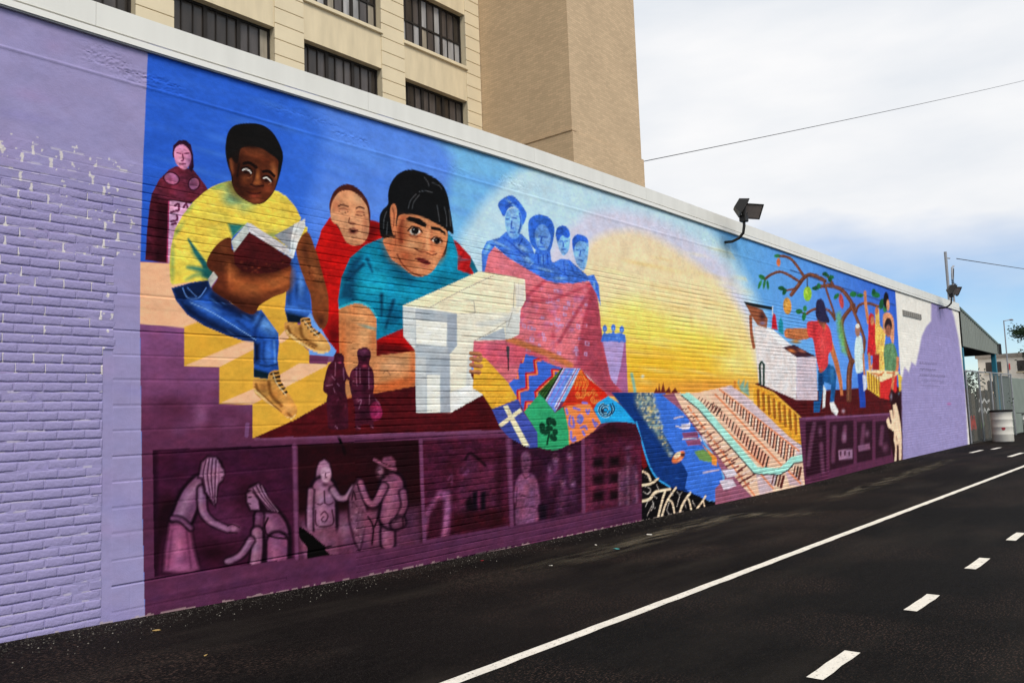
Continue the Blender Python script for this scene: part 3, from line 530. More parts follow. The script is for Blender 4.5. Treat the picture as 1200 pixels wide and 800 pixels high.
    for P in ([(300, 236), (330, 240)], [(255, 246), (275, 244)], [(296, 260), (292, 312), (308, 316)], [(285, 348), (320, 350)], [(356, 200), (368, 270), (350, 350)], [(540, 382), (572, 386)], [(505, 382), (520, 380)], [(530, 385), (524, 430), (538, 436)], [(505, 462), (550, 464)], [(230, 390), (300, 440), (400, 540)], [(330, 500), (410, 520)], [(380, 400), (350, 450)], [(500, 520), (505, 590)], [(540, 520), (545, 600)], [(575, 520), (578, 600)], [(130, 440), (230, 500)], [(245, 160), (300, 120), (350, 140)]):
        line(P, 8, (30, 68, 168), .85, soft=1.4, clip='bluefolk')
    blob(470, 300, 30, 60, (40, 88, 192), .6, clip='bluefolk'); blob(590, 300, 22, 60, (40, 88, 192), .6, clip='bluefolk'); blob(310, 410, 50, 20, (38, 84, 186), .7, clip='bluefolk')
    frame(630, 240, 5)
    fill([(80, 345), (130, 318), (182, 320), (250, 380), (292, 415), (330, 410), (356, 470), (368, 592), (342, 520), (300, 445), (200, 462), (110, 452)], (62, 112, 210), part='bluefolk')
    for P, dk in (([(104, 175), (118, 132), (160, 124), (188, 165), (182, 260), (152, 296), (126, 264)], [(104, 175), (118, 130), (160, 124), (188, 168), (176, 195), (140, 182), (118, 215)]), ([(202, 205), (238, 172), (292, 200), (294, 290), (272, 382), (232, 352), (210, 290)], [(202, 205), (236, 172), (292, 198), (290, 225), (250, 212), (222, 232), (208, 270)])):
        fill(P, (124, 176, 238), sm=True, part='bluefolk'); fill(dk, (46, 96, 204), sm=True, clip='bluefolk')
    for P in ([(130, 215), (144, 214)], [(158, 214), (172, 214)], [(148, 220), (150, 245)], [(140, 262), (166, 260)], [(228, 262), (244, 262)], [(258, 266), (276, 266)], [(250, 270), (246, 300)], [(236, 326), (264, 330)], [(150, 330), (160, 400)], [(185, 330), (210, 390)], [(100, 360), (180, 420)], [(210, 400), (290, 430)], [(320, 420), (348, 500)]): line(P, 5, (36, 78, 180), .85, clip='bluefolk')
    for x, y, rx, ry in ((130, 430, 40, 10), (280, 345, 8, 40), (330, 470, 8, 30), (110, 240, 6, 30)): blob(x, y, rx, ry, (152, 200, 244), .7, clip='bluefolk')
    # ---- sewing machine
    frame(460, 300, 4)
    fill([(48, 232), (400, 74), (470, 80), (620, 110), (624, 205), (596, 256), (593, 366), (552, 388), (520, 392), (380, 398), (376, 450), (366, 560), (422, 650), (272, 733), (110, 733), (105, 440), (50, 375)], (232, 226, 208), part='machine')
    fill([(48, 232), (400, 74), (470, 80), (175, 242)], (248, 230, 192), clip='machine'); fill([(175, 242), (470, 80), (620, 110), (570, 262), (300, 270)], (242, 228, 196), clip='machine')
    fill([(48, 236), (300, 268), (302, 420), (266, 462), (270, 733), (110, 733), (105, 440), (50, 375)], (176, 184, 192), clip='machine'); fill([(50, 240), (106, 248), (106, 440), (52, 375)], (206, 210, 210), clip='machine')
    fill([(108, 298), (256, 312), (252, 424), (110, 410)], (236, 234, 224), soft=1.5, clip='machine'); fill([(256, 270), (300, 272), (300, 420), (258, 460)], (156, 166, 180), soft=1.5, clip='machine')
    fill([(160, 556), (222, 556), (222, 733), (160, 733)], (234, 232, 222), soft=1.5, clip='machine'); fill([(224, 470), (268, 468), (270, 733), (226, 733)], (160, 168, 180), .8, soft=2, clip='machine'); fill([(110, 470), (156, 470), (156, 733), (112, 733)], (196, 200, 202), soft=2, clip='machine'); blob(190, 510, 40, 30, (166, 174, 184), .7, clip='machine')
    fill([(366, 560), (422, 650), (272, 733), (270, 640), (360, 600)], (234, 234, 230), clip='machine'); line([(362, 470), (352, 600)], 16, (202, 206, 206), .7, soft=2, clip='machine')
    fill([(396, 392), (520, 336), (532, 392)], (176, 186, 196), clip='machine'); fill([(532, 296), (592, 262), (593, 366), (554, 386), (550, 432), (526, 430)], (210, 212, 208), clip='machine'); line([(400, 320), (480, 310), (555, 280), (565, 250)], 20, (206, 210, 208), .6, soft=3, clip='machine')
    for P in ([(175, 240), (300, 172), (470, 92)], [(246, 206), (380, 212), (386, 264)], [(570, 126), (566, 240)], [(590, 130), (588, 240)], [(560, 262), (540, 330)], [(380, 398), (470, 350), (560, 290)], [(300, 270), (385, 268)]): line(P, 2.6, (146, 142, 136), .8, sm=False, clip='machine')
    blob(576, 160, 5, 26, (150, 140, 130), .7, clip='machine'); fill([(575, 130), (615, 135), (612, 235), (578, 240)], (222, 218, 210), .8, soft=1.5, clip='machine')
    line([(540, 428), (541, 484)], 13, (62, 62, 70), 1, sm=False, taper=.5, part='machine'); line([(541, 480), (542, 534)], 5, (58, 40, 48), 1, sm=False, part='machine')
    # ---- quilt
    frame(560, 410, 6.667)
    fill([(-30, 60), (20, 48), (60, 66), (130, 140), (240, 262), (322, 378), (110, 462), (36, 345), (-40, 300)], (230, 172, 52), part='quilt')
    for k in range(20): blob(rnd.uniform(0, 250), rnd.uniform(80, 430), 50, 7, rnd.choice([(240, 186, 70), (212, 152, 40)]), .45, rot=rnd.uniform(-5, 10), clip='quilt')
    fill([(372, 32), (440, 50), (560, 108), (664, 142), (525, 390), (480, 342), (362, 480), (312, 382), (238, 262), (300, 212), (330, 100)], (58, 102, 208), part='quilt')
    for P in ([(492, 72), (442, 84), (456, 182), (380, 188), (386, 300), (314, 322), (322, 452)], [(268, 216), (306, 216), (298, 150)], [(340, 90), (352, 44)], [(620, 160), (584, 158), (588, 206), (540, 244), (480, 300), (452, 330), (462, 384)], [(430, 412), (378, 408), (372, 462)]):
        line(P, 24, (196, 28, 40), 1, sm=False, clip='quilt'); line([(x+7, y+6) for x, y in P], 10, (248, 132, 82), 1, sm=False, clip='quilt')
    fill([(468, 335), (655, 142), (522, 388)], (30, 72, 36), part='quilt')
    for q in (0, .33, .66): line([(480+q*45, 335+q*50), (640+q*15, 160-q*15)], 5, (90, 120, 40), .7, sm=False, clip='quilt')
    fill([(658, 140), (795, 145), (602, 484), (522, 386)], (104, 142, 236), part='quilt')
    for dx, w, c_ in ((0, 8, (14, 14, 18)), (9, 5, (236, 226, 228)), (20, 4, (226, 120, 110)), (62, 4, (150, 100, 190)), (100, 5, (238, 232, 232)), (113, 4, (214, 60, 60)), (120, 4, (240, 230, 230))): line([(662+dx, 140), (524+dx*.72, 386+dx*.62)], w, c_, .9, sm=False, clip='quilt')
    spatter([(670, 150), (760, 150), (610, 430), (550, 380)], [(84, 110, 214), (150, 176, 244)], 36, .8, 2, 6, clip='quilt', ang=-60)
    fill([(480, 342), (522, 388), (602, 490), (662, 446), (702, 560), (714, 736), (640, 772), (580, 781), (500, 768), (464, 755), (462, 640), (360, 482)], (46, 160, 106), part='quilt')
    fill([(108, 462), (314, 384), (342, 470), (462, 640), (466, 757), (405, 765), (340, 736), (240, 682), (170, 602)], (62, 76, 162), part='quilt')
    fill([(193, 437), (230, 430), (402, 748), (352, 752)], (242, 228, 188), clip='quilt'); fill([(158, 580), (328, 454), (346, 480), (180, 604)], (242, 228, 188), clip='quilt')
    for x, y, rx, ry, rt in ((556, 556, 26, 34, 15), (590, 562, 20, 34, -20), (502, 602, 24, 38, -10), (520, 640, 36, 22, 10), (602, 640, 22, 26, 0), (588, 684, 34, 24, 40)): blob(x, y, rx, ry, (12, 62, 42), 1, rot=rt, hard=1, clip='quilt')
    blob(556, 612, 30, 26, (12, 62, 42), 1, hard=1, clip='quilt'); line([(560, 630), (540, 734)], 13, (14, 66, 44), 1, clip='quilt')
    for P in ([(556, 556), (566, 600)], [(505, 610), (545, 622)], [(590, 670), (566, 630)]): line(P, 4, (40, 120, 80), .8, clip='quilt')
    frame(640, 420, 7.273)
    fill([(286, 92), (300, 92), (360, 170), (505, 290), (524, 322), (425, 388), (402, 430), (350, 390), (128, 408), (150, 370), (225, 230)], (206, 52, 26), part='quilt')
    for i in range(9): line([(235+i*14, 230+i*2+(i % 2)*30), (255+i*13, 150+i*6), (300+i*4, 100+i*10)], 5, (238, 150, 58), .85, clip='quilt')
    for cx, cy in ((345, 285), (430, 280), (290, 310), (420, 350)):
        for r_ in (12, 26, 40): line([(cx+r_*math.cos(t*.7), cy+r_*.8*math.sin(t*.7)) for t in range(7)], 5, (240, 160, 70), .8, clip='quilt')
    fill([(190, 300), (240, 270), (250, 360), (160, 395)], (186, 36, 30), .7, soft=2, clip='quilt'); fill([(340, 150), (505, 290), (524, 322), (470, 350), (380, 230)], (214, 30, 16), .7, soft=3, clip='quilt')
    fill([(148, 410), (290, 386), (372, 390), (468, 548), (400, 622), (300, 692), (193, 732), (190, 620), (165, 480)], (246, 134, 72), part='quilt')
    for P in ([(205, 490), (195, 560), (235, 580), (225, 500)], [(270, 500), (290, 480), (310, 510), (290, 550), (265, 530)], [(295, 590), (330, 575), (345, 600)], [(310, 620), (325, 650)], [(210, 620), (215, 690), (245, 670)], [(340, 440), (355, 470), (365, 440)], [(235, 420), (285, 435)], [(395, 520), (420, 580)], [(310, 375), (345, 380)], [(170, 430), (180, 470)], [(420, 545), (435, 560)], [(250, 690), (225, 705)]): line(P, 15, (118, 112, 214), .9, soft=1.3, clip='quilt')
    blob(290, 515, 22, 26, (70, 110, 214), .9, clip='quilt')
    fill([(526, 320), (600, 368), (700, 460), (768, 556), (680, 540), (600, 538), (500, 545), (466, 552), (405, 432), (430, 382)], (32, 160, 226), part='quilt')
    for r_ in (20, 38, 56): line([(505+r_*math.cos(t*.5+r_), 438+r_*math.sin(t*.5+r_)) for t in range(11)], 8, (18, 34, 66), .9, clip='quilt'); line([(505+(r_+8)*math.cos(t*.5+r_), 438+(r_+8)*math.sin(t*.5+r_)) for t in range(11)], 4, (190, 220, 235), .8, clip='quilt')
    for P in ([(545, 390), (560, 430), (545, 480)], [(562, 380), (580, 430), (562, 470)], [(470, 420), (490, 470), (520, 480)]): line(P, 7, (16, 30, 60), .9, clip='quilt')
    # fingers guiding the cloth
    frame(460, 300, 4)
    for P in ([(368, 455), (405, 460), (412, 480)], [(368, 480), (408, 490)], [(368, 510), (414, 516)], [(368, 540), (405, 545)]): line(P, 17, (178, 116, 78), 1, part='girl'); line([(x, y+9) for x, y in P], 3.5, (124, 70, 48), .7, clip='girl')
    frame(720, 440, 4.706)
    # ---- water, city and roots
    fill([(-20, 92), (110, 92), (255, 95), (300, 300), (420, 500), (470, 680), (300, 615), (232, 562), (182, 472), (142, 332), (118, 262), (60, 192)], (16, 52, 122), part='sea')
    fill([(205, 94), (275, 94), (420, 250), (520, 420), (580, 480), (620, 700), (480, 680), (440, 665), (388, 620), (404, 540), (378, 490), (330, 420), (230, 250)], (58, 112, 216), part='sea')
    for k in range(40): blob(rnd.uniform(140, 560), rnd.uniform(200, 660), rnd.uniform(14, 44), 3, rnd.choice([(70, 130, 228), (30, 78, 170), (44, 96, 196)]), .35, rot=3, clip='sea')
    fill([(110, 95), (215, 95), (240, 200), (268, 320), (322, 440), (300, 440), (230, 330), (150, 220), (112, 150)], (150, 160, 130), .5, soft=6, clip='sea')
    spatter([(110, 95), (215, 95), (245, 200), (272, 320), (325, 440), (300, 440), (230, 330), (150, 220), (112, 150)], [(228, 208, 150), (240, 222, 178), (120, 150, 150), (30, 70, 130), (206, 180, 120)], 190, .8, 2.6, 8, a=.95, clip='sea')
    blob(352, 448, 44, 24, (228, 116, 66), 1, rot=-42, hard=1, clip='sea'); blob(346, 438, 24, 14, (244, 214, 178), 1, rot=-42, hard=1, clip='sea'); blob(376, 436, 12, 10, (60, 34, 40), .9, hard=1, clip='sea'); blob(312, 430, 14, 10, (150, 180, 220), .8, clip='sea'); blob(360, 462, 20, 7, (246, 160, 120), .9, rot=-42, clip='sea')
    fill([(130, 330), (142, 335), (190, 490), (232, 564), (300, 614), (440, 652), (520, 690), (600, 696), (640, 720), (240, 860), (150, 830), (150, 510), (140, 400)], (16, 13, 16), part='roots'); fill([(134, 318), (148, 360), (182, 500), (160, 516), (146, 480)], (112, 16, 22), clip='roots')
    line([(120, 255), (146, 350), (186, 480), (232, 562), (304, 612)], 8, (48, 156, 228), .9, clip=('sea', 'roots'))
    for P, w in (([(140, 524), (182, 542), (198, 578)], 15), ([(140, 604), (200, 594), (240, 568)], 16), ([(140, 692), (192, 680), (226, 642), (304, 624)], 20), ([(280, 630), (262, 690), (240, 782)], 15), ([(260, 775), (290, 690), (338, 618)], 14), ([(296, 685), (318, 700), (330, 755)], 13), ([(360, 752), (382, 695), (418, 646)], 15), ([(398, 672), (412, 690), (424, 746)], 12), ([(456, 728), (480, 700), (502, 664)], 13), ([(490, 690), (497, 722)], 9)):
        line(P, w*.66, (238, 210, 178), 1, clip=('roots', 'sea'), part='roots')
    for P in ([(170, 610), (200, 625), (185, 650)], [(210, 690), (215, 720), (200, 745)], [(205, 720), (225, 730)], [(345, 640), (360, 660), (350, 690)], [(360, 660), (372, 640)], [(355, 680), (345, 720)], [(165, 560), (190, 560)], [(160, 640), (180, 650), (200, 640)], [(170, 720), (185, 690)], [(180, 770), (200, 730), (215, 700)], [(300, 700), (290, 740), (300, 760)], [(385, 700), (395, 730)], [(232, 600), (250, 640)], [(430, 690), (445, 720)], [(310, 640), (322, 660)], [(215, 660), (236, 676)]): line(P, 3, (214, 200, 190), .85, clip='roots')
    frame()
    fill([(775, 462), (797, 460), (860, 540), (890, 578), (886, 586), (838, 592), (838, 572), (850, 560), (835, 530), (800, 482)], (150, 88, 112), part='map')
    fill([(790, 461), (816, 460), (840, 455), (856, 451), (877, 466), (918, 502), (941, 526), (944, 570), (884, 584), (872, 572), (850, 545), (822, 508), (800, 480)], (238, 196, 168), part='map')
    fill([(856, 451), (877, 466), (918, 502), (941, 526), (941, 540), (910, 512), (870, 474), (846, 456)], (206, 186, 198), .9, soft=2.5, clip='map'); fill([(885, 552), (912, 553), (905, 575), (890, 580)], (200, 178, 190), .9, soft=2, clip='map'); fill([(918, 546), (938, 560), (941, 569), (925, 568)], (196, 168, 180), .9, soft=2, clip='map')
    for A, B in (((838, 462), (916, 545)), ((843, 456), (936, 528)), ((812, 466), (894, 546)), ((806, 476), (884, 580)), ((892, 556), (906, 572)), ((924, 552), (938, 566))): line([A, B], 1.8, (228, 138, 96), .9, sm=False, clip='map')
    def hatch(A, B, n, l0, l1, tilt, c_, w):
        for i in range(n):
            t = (i+.5)/n; x = A[0]+(B[0]-A[0])*t; y = A[1]+(B[1]-A[1])*t; l_ = l0+(l1-l0)*t
            line([(x, y), (x+tilt*l_, y+l_)], w*(.6+.9*t), c_[i % len(c_)], .95, soft=.7, sm=False, clip='map')
    DK = [(92, 36, 34), (66, 48, 44), (110, 60, 52)]
    hatch((847, 459), (932, 528), 26, 7, 20, -.12, DK, 1.4); hatch((848.7, 460), (933.7, 528), 26, 7, 20, -.12, [(242, 170, 140), (250, 214, 196)], 1.2)
    hatch((834, 470), (902, 537), 20, 6, 13, -.25, DK, 1.4); hatch((835.7, 471), (903.7, 538), 20, 6, 13, -.25, [(240, 172, 144)], 1.1)
    hatch((818, 464), (846, 480), 8, 4, 7, -.7, DK, 1.1)
    hatch((800, 476), (884, 566), 20, 3, 6, -1.9, [(96, 44, 44), (150, 80, 70)], 1.4); hatch((806, 474), (892, 562), 18, 3, 6, -1.7, [(104, 50, 48), (240, 210, 196)], 1.2)
    hatch((905, 556), (920, 558), 4, 10, 13, -.25, DK, 1.8); hatch((930, 546), (940, 548), 3, 8, 14, -.2, DK, 1.8)
    line([(800, 459), (820, 475), (850, 509), (886, 551), (914, 552), (922, 546), (929, 538.5), (942, 536)], 6.5, (168, 228, 214), 1, sm=False, clip='map'); line([(798, 463), (818, 479), (847, 513), (884, 555), (914, 556), (924, 550), (930, 543), (942, 541)], 1.1, (52, 50, 56), .9, sm=False, clip='map')
    for P in ([(846, 551), (860, 549), (864, 556), (852, 560)], [(843, 563), (858, 561), (863, 569), (848, 574)], [(798, 497), (808, 496), (806, 502), (799, 503)], [(816, 514), (824, 510), (830, 520)], [(790, 490), (800, 488)]): fill(P, (218, 206, 220), 1, clip=('map', 'sea')) if len(P) > 2 else line(P, 1.5, (218, 200, 214), 1, clip=('map', 'sea'))
    line([(824, 554), (842, 550)], 1.6, (214, 190, 206), .9, clip=('sea', 'map')); line([(792, 499), (806, 502), (808, 495)], 1.4, (226, 214, 224), .9, clip=('sea', 'map'))
    fill([(799, 507), (818, 505), (818, 513), (801, 513)], (132, 72, 110), clip=('sea', 'map'), part='map'); fill([(803, 516), (820, 514), (822, 521), (806, 522)], (140, 76, 112), clip=('sea', 'map'), part='map'); line([(800, 514), (816, 514)], 1.5, (214, 200, 220), .9, clip=('sea', 'map'))
    fill([(813, 529), (824, 526), (834, 533), (836, 542), (820, 539)], (112, 152, 82), part='map'); fill([(822, 520), (840, 536), (840, 546), (834, 544), (834, 536)], (232, 140, 54), part='map')
    fill([(766, 460.5), (769, 454), (771, 458), (772, 449), (774, 459), (777, 448), (779.5, 459), (784, 453), (786, 460), (791, 454), (795, 461)], (112, 42, 30), clip=('glow', 'sea'), part='glow')
    fill([(864, 448), (866, 444), (866, 453), (872, 444), (872, 454), (876, 446), (878, 464), (868, 458)], (130, 168, 150), soft=2, part='map'); line([(861, 447), (861, 454)], 2.4, (206, 130, 50), .9, clip=('glow', 'map'))
    line([(740, 438), (743, 452), (744, 460)], 2.6, (100, 180, 190), .7, soft=2, clip=('glow', 'smallfolk')); blob(753, 441, 2.4, 2.4, (220, 240, 240), .9, clip='glow')
    # ---- deck, boards and the food cart
    fill([(884, 449), (905, 446), (925, 460), (1050, 452), (1066, 460), (1072, 486), (938, 490)], (86, 16, 22), part='deck')
    for k in range(16): blob(rnd.uniform(940, 1050), rnd.uniform(462, 482), 14, 1.4, rnd.choice([(110, 30, 26), (64, 10, 16)]), .5, rot=-4, clip='deck')
    fill([(882, 450), (906, 460), (938, 489), (939, 522), (925, 512), (883, 472)], (226, 158, 48), part='deck')
    for i in range(8):
        t = i/8; x = 888+t*50; line([(x, 457+t*30), (x+1, 476+t*36)], 2.6, (150, 86, 26), .8, clip='deck'); line([(x+2.5, 459+t*30), (x+3.5, 474+t*36)], 1.2, (244, 190, 80), .7, clip='deck')
    line([(882, 450), (906, 460), (938, 489)], 1.6, (240, 180, 70), .8, clip='deck', sm=False)
    fill([(936, 489), (1064, 483), (1068, 560), (944, 580)], (92, 42, 72), part='archive'); line([(938, 490), (1060, 484)], 2.6, (122, 72, 110), .9, clip='archive')
    for a_, b_, c_, d_ in ((944, 968, 559, 552), (972, 1000, 551, 543), (1004, 1022, 542, 538), (1026, 1044, 537, 533)):
        fill([(a_, 494), (b_, 492.5), (b_, d_), (a_, c_)], (52, 18, 36), soft=1.5, clip='archive')
    for P in ([(954, 496), (950, 520), (947, 545)], [(962, 520), (964, 552)], [(990, 500), (989, 516)], [(1012, 498), (1010, 520)], [(978, 500), (976, 540)], [(1034, 500), (1032, 520)]): line(P, 4, (110, 62, 92), .7, soft=2.5, clip='archive')
    fill([(982, 527), (999, 526), (999, 537), (983, 539)], (150, 110, 140), soft=1.5, clip='archive'); fill([(1005, 522), (1019, 519), (1020, 526), (1006, 529)], (126, 82, 112), soft=1.5, clip='archive'); blob(989, 512, 3, 6, (150, 106, 136), .9, clip='archive'); blob(1016, 508, 3, 5, (130, 86, 116), .8, clip='archive'); blob(1037, 524, 4, 6, (118, 72, 100), .8, clip='archive'); blob(961, 505, 3, 6, (126, 78, 108), .8, clip='archive')
    for x in (985, 990, 995): line([(x, 529), (x, 533)], 1.4, (60, 24, 44), .8, clip='archive')
    frame(850, 270, 3.478)
    # tree
    BR = (104, 58, 42)
    for P, w in (([(503, 690), (505, 580), (515, 530)], 18), ([(515, 535), (492, 470), (474, 400), (482, 355), (522, 305)], 14), ([(530, 330), (505, 280), (470, 240), (420, 225), (370, 232)], 13), ([(440, 228), (420, 190), (400, 178)], 10), ([(405, 205), (350, 180), (318, 195), (296, 225), (268, 262)], 13), ([(322, 192), (280, 130), (250, 108), (212, 104)], 9), ([(300, 208), (232, 170), (190, 178), (160, 198)], 9), ([(290, 235), (250, 244), (222, 238)], 7), ([(515, 540), (556, 510), (566, 450), (548, 390), (512, 305)], 10), ([(530, 330), (545, 305), (580, 296), (632, 312)], 9), ([(398, 200), (420, 270), (440, 330), (446, 362)], 7), ([(330, 340), (352, 325), (380, 318), (420, 326), (446, 362)], 9), ([(320, 336), (296, 334)], 5)):
        line(P, w, BR, 1, part='tree'); line([(x-2, y-2) for x, y in P], w*.3, (150, 92, 62), .6, clip='tree')
    for x, y, rx, ry, rt in ((148, 190, 14, 9, 30), (140, 220, 6, 18, 20), (158, 218, 5, 20, 10), (172, 222, 5, 18, -5), (210, 104, 12, 7, 0), (228, 236, 14, 9, 10), (240, 250, 8, 14, 20), (300, 330, 14, 10, 0), (320, 350, 8, 18, 10), (324, 318, 8, 12, 0), (408, 180, 14, 9, 30), (432, 190, 10, 8, 30), (425, 200, 8, 10, 0), (366, 236, 14, 8, 0), (380, 226, 8, 12, 0), (452, 268, 8, 14, 40), (612, 262, 18, 12, 20), (636, 300, 10, 22, 10), (604, 250, 8, 12, 0), (520, 260, 14, 12, 0), (548, 265, 14, 8, 0), (650, 320, 8, 14, 0)):
        blob(x, y, rx, ry, rnd.choice([(34, 112, 58), (24, 88, 52), (48, 128, 70)]), 1, rot=rt, hard=1, part='tree')
    blob(252, 308, 17, 34, (222, 150, 62), 1, rot=-5, hard=1, part='tree'); blob(247, 300, 7, 20, (236, 176, 92), .7, clip='tree'); blob(334, 258, 17, 30, (146, 198, 52), 1, hard=1, part='tree'); blob(330, 250, 8, 14, (206, 222, 80), .8, clip='tree'); line([(333, 195), (333, 230)], 4, (60, 60, 60), .7, clip=None); blob(472, 288, 9, 30, (202, 72, 72), 1, rot=-8, hard=1, part='tree'); blob(216, 130, 8, 17, (214, 110, 60), 1, hard=1, part='tree')
    fill([(452, 340), (466, 330), (488, 440), (494, 510), (474, 490), (458, 410)], (104, 170, 96), .85, soft=5, clip=('mural', 'tree')); spatter([(445, 340), (470, 330), (496, 500), (476, 500)], [(140, 196, 90), (64, 140, 90), (110, 170, 210)], 36, .8, 2, 9, clip=('mural',))
    line([(265, 162), (420, 215), (560, 262), (690, 305)], 4, (30, 44, 80), .55, soft=1.5, clip='mural')
    # cart and grill
    fill([(118, 392), (150, 385), (185, 400), (232, 440), (292, 520), (288, 690), (135, 622)], (224, 216, 216), part='cart'); fill([(290, 516), (370, 514), (376, 690), (288, 690)], (206, 190, 202), part='cart')
    for k in range(10): blob(rnd.uniform(140, 280), rnd.uniform(430, 660), 34, 4, (232, 226, 226), .5, rot=10, clip='cart')
    fill([(160, 395), (190, 400), (262, 462), (275, 470), (240, 480)], (236, 234, 240), clip=None, part='cart'); fill([(232, 476), (280, 466), (370, 514), (290, 516)], (64, 32, 44), part='cart'); blob(270, 490, 20, 8, (226, 128, 60), .9, rot=20, clip='cart'); blob(310, 490, 20, 8, (190, 110, 80), .8, rot=20, clip='cart'); blob(286, 452, 20, 10, (190, 130, 60), 1, clip=None, part='cart'); blob(290, 440, 16, 5, (230, 234, 240), 1, part='cart')
    fill([(74, 288), (192, 312), (190, 324), (100, 308), (120, 350), (112, 352)], (22, 30, 34), part='cart'); fill([(84, 302), (150, 322), (172, 360), (168, 398), (130, 385), (104, 345)], (150, 84, 56), part='cart'); blob(150, 350, 14, 22, (70, 36, 40), .9, clip='cart'); blob(150, 378, 14, 8, (120, 120, 170), .8, clip='cart'); line([(102, 350), (106, 420), (116, 476)], 10, (154, 84, 54), 1, part='cart')
    fill([(188, 400), (190, 360), (196, 336), (204, 345), (212, 404)], (198, 30, 44), part='cart'); fill([(216, 412), (216, 372), (226, 354), (234, 374), (236, 425)], (26, 140, 160), part='cart'); line([(192, 310), (192, 345)], 3, (220, 220, 220), .9)
    line([(142, 630), (140, 545), (148, 535), (156, 545), (156, 630)], 7, (36, 60, 52), 1, sm=False, part='cart')
    # vendor
    frame(900, 340, 5.333)
    fill([(312, 500), (372, 458), (412, 478), (428, 520), (422, 610), (412, 702), (386, 702), (394, 590), (352, 572), (338, 650), (322, 762), (284, 764), (284, 690), (314, 690)], (22, 82, 142), part='vendor'); blob(400, 520, 14, 60, (60, 130, 190), .7, clip='vendor'); blob(330, 560, 20, 50, (12, 44, 96), .7, clip='vendor')
    fill([(100, 262), (110, 240), (180, 236), (255, 238), (275, 290), (240, 306), (180, 312), (120, 300), (104, 290)], (192, 114, 68), part='vendor'); blob(180, 295, 70, 8, (150, 78, 46), .7, clip='vendor')
    fill([(384, 252), (408, 340), (440, 450), (462, 560), (470, 655), (452, 655), (440, 565), (408, 445), (386, 380)], (190, 110, 66), part='vendor')
    fill([(243, 205), (290, 192), (352, 198), (390, 256), (402, 362), (378, 400), (372, 470), (335, 512), (318, 498), (300, 420), (280, 306), (252, 290)], (208, 56, 62), sm=True, part='vendor'); blob(340, 350, 24, 80, (230, 90, 90), .6, clip='vendor'); blob(292, 260, 14, 60, (170, 34, 46), .6, clip='vendor'); blob(330, 500, 14, 14, (180, 100, 60), .8, clip='vendor')
    fill([(298, 150), (330, 140), (366, 200), (346, 240), (312, 200)], (124, 66, 50), part='vendor'); fill([(298, 110), (304, 66), (332, 54), (352, 84), (364, 140), (382, 184), (376, 204), (330, 196), (300, 165)], (42, 38, 74), sm=True, part='vendor')
    blob(350, 230, 12, 20, (190, 110, 66), .8, clip='vendor')
    fill([(384, 702), (408, 694), (442, 758), (426, 784), (394, 752)], (226, 222, 220), part='vendor'); fill([(344, 590), (362, 620), (356, 732), (340, 738)], (222, 226, 228), part='vendor'); blob(470, 755, 14, 14, (200, 180, 200), .9, part='vendor')
    # visitors by the fruit stall
    frame(980, 330, 4.706)
    fill([(108, 312), (138, 306), (152, 420), (152, 484), (112, 505), (100, 400)], (206, 226, 226), sm=True, part='whiteman'); fill([(116, 505), (152, 500), (162, 690), (130, 692)], (30, 66, 166), part='whiteman'); blob(117, 268, 14, 36, (160, 112, 92), 1, hard=1, part='whiteman'); blob(118, 242, 13, 14, (220, 220, 214), 1, hard=1, clip='whiteman'); line([(148, 400), (152, 480), (156, 520)], 9, (190, 120, 84), 1, clip=None, part='whiteman'); fill([(143, 512), (168, 520), (166, 592), (150, 604)], (204, 208, 226), part='whiteman'); blob(140, 380, 8, 60, (160, 184, 196), .6, clip='whiteman')
    line([(157, 58), (163, 140), (176, 225)], 13, (214, 132, 84), 1, part='crowd'); fill([(178, 190), (188, 172), (206, 180), (212, 230), (238, 290), (232, 400), (205, 410), (170, 400), (176, 290)], (200, 36, 42), part='crowd'); blob(198, 215, 10, 26, (200, 124, 84), 1, hard=1, part='crowd'); line([(236, 300), (212, 430), (190, 480)], 11, (206, 130, 88), 1, part='crowd'); line([(180, 400), (186, 490)], 12, (206, 132, 90), 1, part='crowd')
    fill([(214, 150), (234, 148), (240, 240), (272, 280), (262, 400), (268, 492), (236, 492), (214, 330), (214, 260)], (236, 192, 94), part='crowd'); blob(222, 160, 9, 22, (190, 112, 74), 1, hard=1, part='crowd'); fill([(200, 400), (236, 400), (236, 490), (200, 490)], (150, 24, 34), clip=None, part='crowd'); spatter([(214, 230), (268, 240), (262, 480), (236, 480)], [(250, 220, 140), (206, 140, 60), (190, 110, 70)], 30, .8, 1.8, 21, clip='crowd')
    blob(274, 102, 15, 44, (22, 18, 24), 1, hard=1, part='crowd'); blob(284, 130, 9, 32, (214, 146, 108), 1, hard=1, part='crowd'); fill([(258, 182), (300, 178), (318, 232), (314, 350), (290, 290), (262, 280)], (222, 152, 112), sm=True, part='crowd'); blob(286, 240, 20, 40, (52, 32, 38), 1, hard=1, part='crowd'); blob(286, 272, 16, 34, (152, 92, 72), 1, hard=1, part='crowd'); fill([(264, 362), (296, 340), (322, 352), (342, 440), (332, 505), (272, 492)], (96, 136, 96), sm=True, part='crowd'); line([(338, 420), (336, 480), (318, 545)], 13, (200, 122, 82), 1, part='crowd')
    fill([(164, 488), (242, 530), (242, 640), (172, 590)], (228, 188, 68), part='stall'); fill([(240, 528), (334, 510), (334, 600), (292, 652), (240, 640)], (206, 42, 42), part='stall'); fill([(164, 488), (268, 490), (350, 498), (332, 516), (246, 552)], (238, 218, 172), part='stall'); fill([(338, 500), (376, 540), (382, 640), (346, 604)], (226, 190, 70), part='stall')
    for i in range(5): line([(178+i*14, 500+i*7), (182+i*14, 588+i*9)], 5, (150, 96, 36), .9, sm=False, clip='stall')
